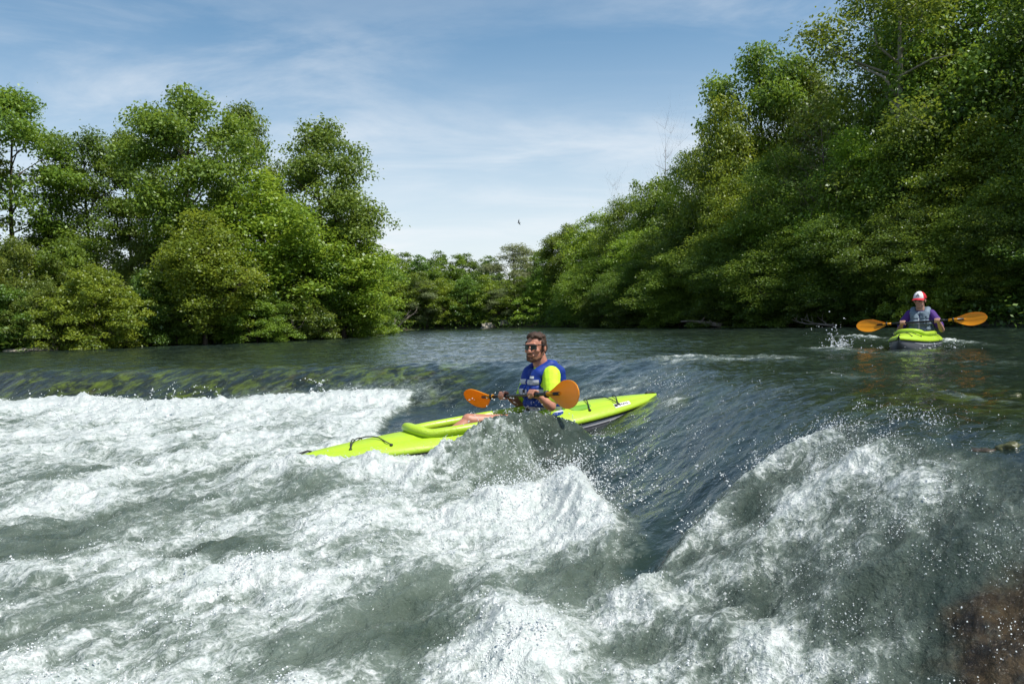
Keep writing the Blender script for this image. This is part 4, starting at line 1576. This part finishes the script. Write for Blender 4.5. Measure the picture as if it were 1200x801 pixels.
    out['aft_bungee'] = bung([(-.92, .24), (-1.10, -.19), (-1.28, .19), (-1.40, -.12)]).mesh('deck_bungee')
    # end handles
    for nm, sg in (('bow', 1), ('stern', -1)):
        hd = MB()
        xe = sg * KL
        hd.tube([(xe - sg * .13, 0, deck_z(.92, 0) + .0), (xe - sg * .10, 0, deck_z(.92, 0) + .012), (xe - sg * .03, 0, deck_z(.95, 0) + .004), (xe, 0, k_sheer(1) + .005)], .009, 6)
        out[nm + '_handle'] = hd.mesh('carry_handle')
    # moulded footwell recess lids behind the cockpit
    for sgn in (1, -1):
        rc = MB()
        t = -.80 / KL
        q = .60
        rows = []
        for i in range(9):
            x = -.98 + .26 * i / 8
            tt = x / KL
            row = []
            for k in range(5):
                yy = sgn * (.135 + .075 * k / 4 * math.sin(math.pi * (i + .5) / 9) ** .5)
                row.append(Vector((x, yy, deck_z(tt, abs(yy) / (k_w(tt) + .012)) + .004)))
            rows.append(row)
        rc.grid(rows)
        out['deck_recess%d' % sgn] = rc.mesh('deck_recess')
    # sticker on the aft side of the deck
    for sgn in (1, -1):
        stk = MB()
        dots = MB()

        def on(x, q):
            t = x / KL
            return Vector((x, sgn * q * (k_w(t) + .012), deck_z(t, q) + .004))
        stk.grid([[on(-1.43 + .21 * i / 6, .74 + .17 * k / 3) for k in range(4)] for i in range(7)])
        lift = Vector((0, sgn * .003, .004))
        dots.grid([[on(-1.26 + .035 * i / 2, .77 + .10 * k / 2) + lift for k in range(3)] for i in range(3)])
        for j in range(5):
            x0 = -1.30 - .024 * j
            dots.grid([[on(x0 + .013 * i, .79 + (.055 if j % 2 else .075) * k / 2) + lift for k in range(3)] for i in range(2)])
        out['sticker%d' % sgn] = stk.mesh('sticker')
        out['sticker_print%d' % sgn] = dots.mesh('lettering')
    return out


KM = kayak_meshes()


def frame(origin, f, up=(0, 0, 1)):
    f = Vector(f).normalized()
    l = Vector(up).cross(f).normalized()
    u = f.cross(l)
    m4 = Matrix((f, l, u)).transposed().to_4x4()
    m4.translation = origin
    return m4


def make_kayak(mw, label):
    e = empty('kayak')
    e.matrix_world = mw
    tag(e, label, 'kayak', 'lime green kayaks on the river')
    hull = link('hull', KM['hull'], M['hull_grey'], e)
    for sgn in (1, -1):
        for jj in (0, 1):
            link('hull_stripe', KM['hull_stripe%d%d' % (sgn, jj)], M['hull_stripe'], hull)
    dk = link('deck', KM['deck'], M['lime'], e)
    for sgn in (1, -1):
        link('deck_recess', KM['deck_recess%d' % sgn], M['lime_dark'], dk)
        link('sticker', KM['sticker%d' % sgn], M['white'], dk)
        link('lettering', KM['sticker_print%d' % sgn], M['black'], dk)
    for sgn in (1, -1):
        link('seam', KM['seam%d' % sgn], M['black'], e)
    link('cockpit_rim', KM['cockpit_rim'], M['lime'], e)
    link('cockpit_tub', KM['cockpit_tub'], M['lime_dark'], e)
    link('seat_back', KM['seat_back'], M['lime_dark'], e)
    link('deck_bungee', KM['fore_bungee'], M['bungee'], e)
    link('deck_bungee', KM['aft_bungee'], M['bungee'], e)
    link('carry_handle', KM['bow_handle'], M['black'], e)
    link('carry_handle', KM['stern_handle'], M['black'], e)
    return e


def make_paddle(c, axis, face, label, half=1.0, lb=.47, wb=.21, feather=0.0):
    """c centre, axis along the shaft (to the paddler's left), face = blade normal"""
    e = empty('paddle')
    e.matrix_world = frame(c, face) if axis is None else Matrix((Vector(face).normalized(), Vector(axis).normalized(), Vector(face).normalized().cross(Vector(axis).normalized()))).transposed().to_4x4()
    e.matrix_world.translation = c
    mwt = e.matrix_world.copy()
    mwt.translation = c
    e.matrix_world = mwt
    tag(e, label, 'paddle', 'orange bladed paddles')
    MB().tube([(0, y, 0) for y in (-half + .33, -.3, 0, .3, half - .33)], .0155, 10).build('shaft', M['shaft'], e)
    for y in (-.30, .30):
        MB().tube([(0, y - .075, 0), (0, y - .06, 0), (0, y + .06, 0), (0, y + .075, 0)], [.017, .021, .021, .017], 10).build('grip', M['black'], e)
    for y in (-.50, .50):
        MB().tube([(0, y - .012, 0), (0, y - .01, 0), (0, y + .01, 0), (0, y + .012, 0)], [.018, .034, .034, .018], 12).build('drip_ring', M['black'], e)
    for sg in (1, -1):
        b = MB()
        rows, rows2 = [], []
        for i in range(19):
            q = i / 18
            y = half - lb + lb * q
            if q < .58:
                u_ = q / .58
                wv = .02 + (wb / 2 - .02) * (u_ * u_ * (3 - 2 * u_)) ** .75
            else:
                wv = wb / 2 * max(1 - ((q - .58) / .425) ** 2.3, 0) ** .5
            wv = max(wv, .018)
            asym = .010 * math.sin(math.pi * q)
            r1, r2_ = [], []
            for k in range(11):
                u = -1 + 2 * k / 10
                dish = -.030 * math.sin(math.pi * q) * (1 - u * u) * .6 + .02 * q ** 2
                rib = .010 * math.exp(-(u / .16) ** 2) * (1 - q) ** .5
                r1.append(Vector((dish + .004 + rib, sg * y, u * wv - asym)))
                r2_.append(Vector((dish - .004 - rib, sg * y, u * wv - asym)))
            rows.append(r1)
            rows2.append(r2_)
        b.grid(rows)
        b.grid([r_[::-1] for r_ in rows2])
        for A, B in ((rows[0], rows2[0]), (rows[-1], rows2[-1])):
            b.grid([A, B])
        b.grid([[r_[0] for r_ in rows], [r_[0] for r_ in rows2]])
        b.grid([[r_[-1] for r_ in rows], [r_[-1] for r_ in rows2]])
        if sg < 0 and feather:
            fm_ = Matrix.Rotation(feather, 3, 'Y')
            b.v = [tuple(fm_ @ Vector(v)) for v in b.v]
        bo = b.build('blade', M['orange'], e)
        MB().tube([(0, sg * (half - lb - .05), 0), (0, sg * (half - lb + .02), 0), (0, sg * (half - lb * .62), 0)], [.021, .020, .008], 10).build('blade_socket', M['orange'], bo)
    return e


def bez(a, b, t):
    return Vector(a).lerp(Vector(b), t)


def make_person(mw, label, pad_mat, hands, head_yaw, style):
    """seated body in local axes: x to the bow, y to the paddler's left, z up; origin on the seat"""
    B = MB()
    # trunk
    B.ell((-.02, 0, .11), (.13, .175, .12))
    B.ell((-.01, 0, .25), (.108, .150, .15))
    B.ell((.0, 0, .43), (.122, .172, .16))
    B.cap((-.005, -.145, .535), (-.005, .145, .535), .062, .062)
    B.cap((.0, 0, .56), (.04, 0, .70), .068, .062)
    # head, turned on the neck
    Hm = Matrix.Rotation(head_yaw, 3, 'Z')
    HC = Vector((.060, 0, .765))

    def hp(x, y, z):
        return HC + Hm @ Vector((x, y, z)) * 1.08
    B.ell(hp(-.008, 0, .022), (.098, .077, .098), Hm)
    B.ell(hp(.022, 0, -.040), (.070, .062, .082), Hm)
    B.ell(hp(.066, 0, -.092), (.024, .032, .022), Hm)        # chin
    B.cap(hp(.084, 0, .014), hp(.106, 0, -.028), .010, .016)      # nose
    B.ell(hp(.098, 0, -.032), (.016, .021, .011), Hm)
    B.cap(hp(.084, -.036, .030), hp(.084, .036, .030), .011, .011)   # brow
    B.cap(hp(.083, -.020, -.060), hp(.083, .020, -.060), .010, .010)  # lips
    for s in (1, -1):
        B.ell(hp(-.004, s * .079, -.008), (.020, .010, .033), Hm)
        B.ell(hp(.058, s * .045, -.022), (.026, .022, .022), Hm)       # cheek
    # legs
    for s, kx, kz in ((1, .50, .150), (-1, .63, .165)):
        hip, kn, an = Vector((.0, s * .095, .085)), Vector((kx, s * .145, kz)), Vector((kx + .37, s * .10, -.03))
        B.cap(hip, kn, .092, .062)
        B.ell(kn + Vector((.01, 0, .008)), (.062, .057, .056))
        B.cap(kn, bez(kn, an, .45), .056, .052)
        B.cap(bez(kn, an, .4), an, .052, .036)
        B.cap(an + Vector((-.03, 0, -.02)), an + Vector((.05, s * .02, .12)), .036, .026)
    # arms and hands
    grip_axis = Vector(hands['axis']).normalized()
    for s, key in ((1, 'L'), (-1, 'R')):
        sh = Vector((.0, s * .185, .525))
        el = Vector(hands['el' + key])
        g = Vector(hands[key])                        # grip point on the shaft
        wr = g + (el - g).normalized() * .075 + Vector((0, 0, .016))
        B.cap(sh, bez(sh, el, .5), .058, .050)
        B.cap(bez(sh, el, .4), el, .050, .041)
        B.cap(el, bez(el, wr, .45), .042, .040)
        B.cap(bez(el, wr, .4), wr, .040, .027)
        # palm over the shaft, four fingers closing around the front, thumb under
        out = (g - wr).normalized()
        ax = grip_axis
        out = (out - ax * out.dot(ax)).normalized()
        up = ax.cross(out).normalized()
        if up.z < 0:
            up = -up
        B.cap(wr, g - out * .012 + up * .022, .026, .026)
        for k in range(4):
            o = ax * (k - 1.5) * .0205
            ln = (1.0, 1.08, 1.02, .85)[k]
            a0 = g - out * .018 + up * .030 + o
            a1 = g + out * .022 * ln + up * .030 + o
            a2 = g + out * .034 * ln - up * .004 + o
            a3 = g + out * .014 - up * .027 * ln + o
            B.cap(a0, a1, .0115, .0105)
            B.cap(a1, a2, .0105, .0095)
            B.cap(a2, a3, .0095, .0085)
        tsd = -s
        t0 = wr + ax * tsd * .020
        t1 = g - out * .026 + ax * tsd * .040 - up * .004
        t2 = g + out * .004 + ax * tsd * .040 - up * .026
        B.cap(t0, t1, .015, .0125)
        B.cap(t1, t2, .0125, .010)
    body = fuse(B, 'person', M[style['skin']], None, .0058, 3)
    body.matrix_world = mw
    tag(body, label, 'person')
    # shirt: sleeves, collar and hem around the trunk
    S = MB()
    for s, key in ((1, 'L'), (-1, 'R')):
        sh = Vector((.0, s * .185, .525))
        el = Vector(hands['el' + key])
        S.cap(sh + Vector((0, -s * .03, .01)), bez(sh, el, .5), .079, .072)
        S.cap(bez(sh, el, .35), bez(sh, el, .72), .073, .068)
    S.cap((-.005, -.150, .525), (-.005, .150, .525), .080, .080)
    S.ell((.0, 0, .43), (.135, .186, .16))
    S.ell((-.01, 0, .25), (.124, .166, .16))
    S.ell((-.03, 0, .12), (.150, .190, .09))
    S.cap((.0, 0, .55), (.012, 0, .585), .074, .068)
    fuse(S, 'shirt', M[style['shirt']], body, .007, 3)
    # shorts
    T = MB()
    T.ell((-.015, 0, .10), (.145, .192, .125))
    for s, kx, kz in ((1, .50, .150), (-1, .63, .165)):
        T.cap((.0, s * .095, .09), bez((.0, s * .095, .085), (kx, s * .145, kz), .40), .106, .092)
    fuse(T, 'shorts', M['camo'], body, .008, 3)
    # life vest: thick foam panels wrapped round the chest with open arms and neck
    Vt = MB()
    for zc, rx, ry in ((.20, .172, .205), (.29, .176, .206), (.385, .176, .204)):
        Vt.ell((.0, 0, zc), (rx, ry, .085), None, 28, 12)
    Vt.box((.0, 0, .29), (.105, .155, .13))
    for s in (1, -1):
        Vt.cap((.122, s * .070, .40), (.100, s * .080, .515), .076, .062)     # front panel up to the shoulder
        Vt.cap((.130, s * .030, .38), (.118, s * .040, .475), .060, .046)
        Vt.cap((.100, s * .080, .515), (.085, s * .100, .550), .062, .054)
        Vt.cap((.085, s * .100, .550), (-.02, s * .108, .612), .054, .050)
        Vt.cap((-.02, s * .108, .612), (-.105, s * .095, .550), .050, .060)
        Vt.cap((-.105, s * .095, .545), (-.125, s * .08, .38), .058, .064)
    Vt.cap((.085, -.06, .545), (.085, .06, .545), .040, .040)
    Vt.cap((-.115, -.08, .545), (-.115, .08, .545), .052, .052)
    Vt.cap((-.070, -.075, .620), (-.070, .075, .620), .036, .036)
    def grooves(co):
        out = co.copy()
        r_ = np.hypot(co[:, 0], co[:, 1])
        k = np.zeros(len(co))
        for zz in (.235, .355, .455):
            k += np.exp(-((co[:, 2] - zz) / .010) ** 2)
        k += np.exp(-((np.abs(co[:, 1]) - .100) / .010) ** 2) * (co[:, 0] > 0.05) * (co[:, 2] < .5)
        k += np.exp(-(co[:, 1] / .008) ** 2) * (co[:, 0] > 0.05)
        f = 1 - .016 * np.clip(k, 0, 1) / np.maximum(r_, .08)
        out[:, 0] *= f
        out[:, 1] *= f
        return out
    vest = fuse(Vt, 'life_vest', M[style['vest']], body, .007, 4, grooves)
    # bands, following the vest surface
    from mathutils.bvhtree import BVHTree
    bv = BVHTree.FromPolygons([v.co for v in vest.data.vertices], [tuple(p.vertices) for p in vest.data.polygons])

    def wrap(z, hw, a0, a1, n=40, tilt=0.0):
        rows = []
        for i in range(n + 1):
            a = a0 + (a1 - a0) * i / n
            d = Vector((math.cos(a), math.sin(a), 0))
            row = []
            for k in range(4):
                zz = z - hw + 2 * hw * k / 3 + tilt * math.cos(a)
                hit = bv.ray_cast(Vector((0, 0, zz)) + d * .6, -d)
                row.append((hit[0] if hit[0] else d * .2 + Vector((0, 0, zz))) + d * .005)
            rows.append(row)
        return MB().grid(rows)
    if style.get('front_band'):
        for s in (1, -1):
            wrap(style['front_band'], .021, s * R(6), s * R(52), 14).build('reflective_band', M[style['bandmat']], vest)
    for z in style['bands']:
        wrap(z, style.get('bandw', .018), 0, 2 * math.pi).build('reflective_band', M[style['bandmat']], vest)
    if style.get('emblem'):
        em = wrap(.520, .010, R(26), R(40), 8)
        em.build('chest_emblem', M['white'], vest)
    # buckles
    for z in style['bands']:
        hit = bv.ray_cast(Vector((.6, 0, z)), Vector((-1, 0, 0)))
        if hit[0]:
            bk = MB()
            bk.box(hit[0] + Vector((.010, 0, 0)), (.010, .026, .016))
            bk.build('buckle', M['black'], vest, smooth=False)
    if style.get('zip'):
        rows = []
        for i in range(13):
            z = .14 + .33 * i / 12
            row = []
            for k in range(3):
                y = -.012 + .012 * k
                hit = bv.ray_cast(Vector((.6, y, z)), Vector((-1, 0, 0)))
                row.append((hit[0] if hit[0] else Vector((.18, y, z))) + Vector((.004, 0, 0)))
            rows.append(row)
        MB().grid(rows).build('zip', M['vest_band'], vest)
    # sunglasses
    G = MB()
    for s in (1, -1):
        rows = []
        for i in range(9):
            a = s * (.12 + .54 * i / 8)
            row = []
            for k in range(5):
                zz = (.016 - .036 * k / 4) * (1 - .25 * (i / 8) * (k / 4))
                row.append(hp(.098 * math.cos(a) + .004, .098 * math.sin(a) * .86, zz + .004))
            rows.append(row)
        G.grid(rows)
        G.grid([[v - (Hm @ Vector((.005, 0, 0))) for v in r_][::-1] for r_ in rows])
    gl = G.build('sunglasses', M['lens'], body)
    Gf = MB()
    fr = [hp(.101 * math.cos(a) + .006, .101 * math.sin(a) * .86, .022) for a in [(-.70 + 1.40 * i / 14) for i in range(15)]]
    Gf.tube(fr, .0045, 6)
    for s in (1, -1):
        Gf.tube([hp(.080, s * .062, .025), hp(.03, s * .083, .022), hp(-.015, s * .085, .014)], .0042, 6)
    Gf.build('frame', M['black'], gl)
    if style['headwear'] == 'hair':
        Hh = MB()
        Hh.ell(hp(-.024, 0, .043), (.092, .081, .086), Hm)
        Hh.ell(hp(-.045, 0, .0), (.070, .080, .085), Hm)
        Hh.ell(hp(.020, 0, .098), (.058, .060, .028), Hm)
        Hh.ell(hp(.044, .018, .094), (.028, .034, .020), Hm)
        for s in (1, -1):
            Hh.cap(hp(.012, s * .073, .04), hp(.016, s * .075, -.015), .016, .010)
        for k in range(26):
            an, rr_ = k * 2.4, .02 + .062 * (k / 26) ** .5
            Hh.ell(hp(-.01 + rr_ * math.cos(an), rr_ * .85 * math.sin(an), .118 - rr_ * rr_ * 6), (.020, .016, .016), Hm, 8, 6)
        fuse(Hh, 'hair', M['hair'], body, .006, 1)
        Bd = MB()
        Bd.cap(hp(.066, -.028, -.088), hp(.066, .028, -.088), .022, .022)
        Bd.ell(hp(.070, 0, -.100), (.022, .030, .018), Hm)
        for s in (1, -1):
            Bd.cap(hp(.010, s * .070, -.030), hp(.030, s * .060, -.078), .008, .012)
            Bd.cap(hp(.030, s * .056, -.078), hp(.066, s * .026, -.090), .013, .019)
        Bd.cap(hp(.096, -.022, -.046), hp(.096, .022, -.046), .0075, .0075)
        fuse(Bd, 'beard', M['beard'], body, .005, 2)
    else:
        Cp = MB()
        rows = []
        for j in range(9):
            th = (math.pi / 2) * j / 8
            rows.append([hp(-.008 + .112 * math.sin(th) * math.cos(a), .093 * math.sin(th) * math.sin(a), .030 + .105 * math.cos(th)) for a in [2 * math.pi * i / 28 for i in range(28)]])
        Cp.grid(rows, closed=True)
        cp = Cp.build('cap', M['cap_red'], body)
        Fp = MB()
        rows = []
        for j in range(1, 9):
            th = (math.pi / 2) * j / 8.0
            rows.append([hp(-.008 + .1145 * math.sin(th) * math.cos(a), .0955 * math.sin(th) * math.sin(a), .030 + .1075 * math.cos(th)) for a in [R(-50) + R(100) * i / 16 for i in range(17)]])
        Fp.grid(rows)
        Fp.build('front_panel', M['cap_white'], cp)
        Bl = MB()
        rt, rb = [], []
        for i in range(13):
            a = R(-62) + R(124) * i / 12
            e0 = (-.008 + .112 * math.cos(a), .093 * math.sin(a))
            ext = .075 * math.cos(a * .95) ** .6
            rt.append([hp(e0[0] + ext * q, e0[1] * (1 + .05 * q), .032 - .022 * q - .014 * abs(math.sin(a)) * q) for q in (0, .5, 1)])
        Bl.grid(rt)
        Bl.grid([[v - Vector((0, 0, .006)) for v in r_][::-1] for r_ in rt])
        Bl.grid([[r_[-1], r_[-1] - Vector((0, 0, .006))] for r_ in rt])
        Bl.build('bill', M['cap_red'], cp)
        # the dark letter on the white front
        def fpnt(y, z):
            th = math.acos(max(min((z - .030) / .1095, 1), -1))
            sa = y / (.0975 * math.sin(th))
            return hp(-.008 + .1165 * math.sin(th) * math.sqrt(max(1 - sa * sa, 0)), y, z)
        Lt = MB()
        Lt.tube([fpnt(-.024, .055), fpnt(-.012, .076), fpnt(.0, .098)], .0045, 5)
        Lt.tube([fpnt(.024, .055), fpnt(.012, .076), fpnt(.0, .098)], .0045, 5)
        Lt.tube([fpnt(-.015, .070), fpnt(.0, .070), fpnt(.015, .070)], .004, 5)
        Lt.build('letter', M['black'], cp)
    return body


# near kayak and paddler
KF = Vector((-0.905, -0.425, -0.084)).normalized()
kc = Vector((-0.19, 8.08, -0.448))
kmw = frame(kc, KF)
make_kayak(kmw, 'near lime green and grey kayak tipping down the white chute')
pf = Vector((-0.905, -0.425, 0)).normalized()
pl_ = Vector((0.425, -0.905, 0)).normalized()
po = Vector((0.29, 8.27, -0.545))
PS = 1.13
pmw = frame(po, pf) @ Matrix.Scale(PS, 4)


def loc(v):
    v = Vector(v)
    return po + pf * v.x + pl_ * v.y + Vector((0, 0, v.z))


pinv = pmw.inverted()
pc = loc((.30, .06, .42))
pax = (pl_ * .98 + Vector((0, 0, .085)) - pf * .10).normalized()
pfc = (pf - pax * pf.dot(pax)).normalized()
make_paddle(pc, pax, pfc, 'near paddle with orange blades, gripped by the man in the blue vest', half=1.03, lb=.50, wb=.25, feather=R(38))
axl = (pinv.to_3x3() @ pax).normalized()
gl_ = pinv @ (pc + pax * .27)
gr_ = pinv @ (pc - pax * .27)
make_person(pmw, 'bearded paddler in blue life vest, neon shirt and mirrored sunglasses sitting in the near kayak', None,
            {'L': gl_, 'R': gr_, 'axis': axl, 'elL': (.085, .30, .285), 'elR': (.085, -.30, .265)}, R(34),
            dict(skin='skin', shirt='shirt_neon', vest='vest_blue', bandw=.024, bands=(.245, .395), front_band=.478, bandmat='vest_band', emblem=True, headwear='hair'))

# far kayak and paddler
f2 = Vector((-0.55, -0.835, 0)).normalized()
l2 = Vector((0.835, -0.55, 0)).normalized()
o2 = at_d(1079, 391.5, 14.0)
po2 = Vector((o2.x, o2.y, -0.035))
k2c = po2 + f2 * .46 + Vector((0, 0, .14))
make_kayak(frame(k2c, f2 + Vector((0, 0, .015))) @ Matrix.Scale(.9, 4), 'far lime green and grey kayak seen bow-on below the right bank')
p2 = frame(po2, (f2 + l2 * -.0).normalized())
p2i = p2.inverted()
pc2 = po2 + f2 * .36 + Vector((0, 0, .415)) + l2 * .03
ax2 = (Vector((.737, -.636, 0)) * .976 + Vector((0, 0, .05))).normalized()
fc2 = (f2 - ax2 * f2.dot(ax2)).normalized()
fc2 = (fc2 * .94 + fc2.cross(ax2) * .34).normalized()
make_paddle(pc2, ax2, fc2, 'far paddle with orange blades, held by the paddler in the red and white cap', half=.98, lb=.50, wb=.215)
make_person(p2, 'paddler in red and white cap and grey life vest sitting in the far kayak', None,
            {'L': p2i @ (pc2 + ax2 * .27), 'R': p2i @ (pc2 - ax2 * .25), 'axis': p2i.to_3x3() @ ax2, 'elL': (.06, .32, .28), 'elR': (.05, -.32, .27)}, R(-8),
            dict(skin='skin2', shirt='shirt_purple', vest='vest_grey', bands=(.20,), bandw=.008, bandmat='black', zip=True, headwear='cap'))

SC.view_settings.view_transform = 'Standard'
SC.view_settings.look = 'None'
SC.view_settings.gamma = 1.0
SC.view_settings.use_curve_mapping = False
SC.view_settings.exposure = 0.5
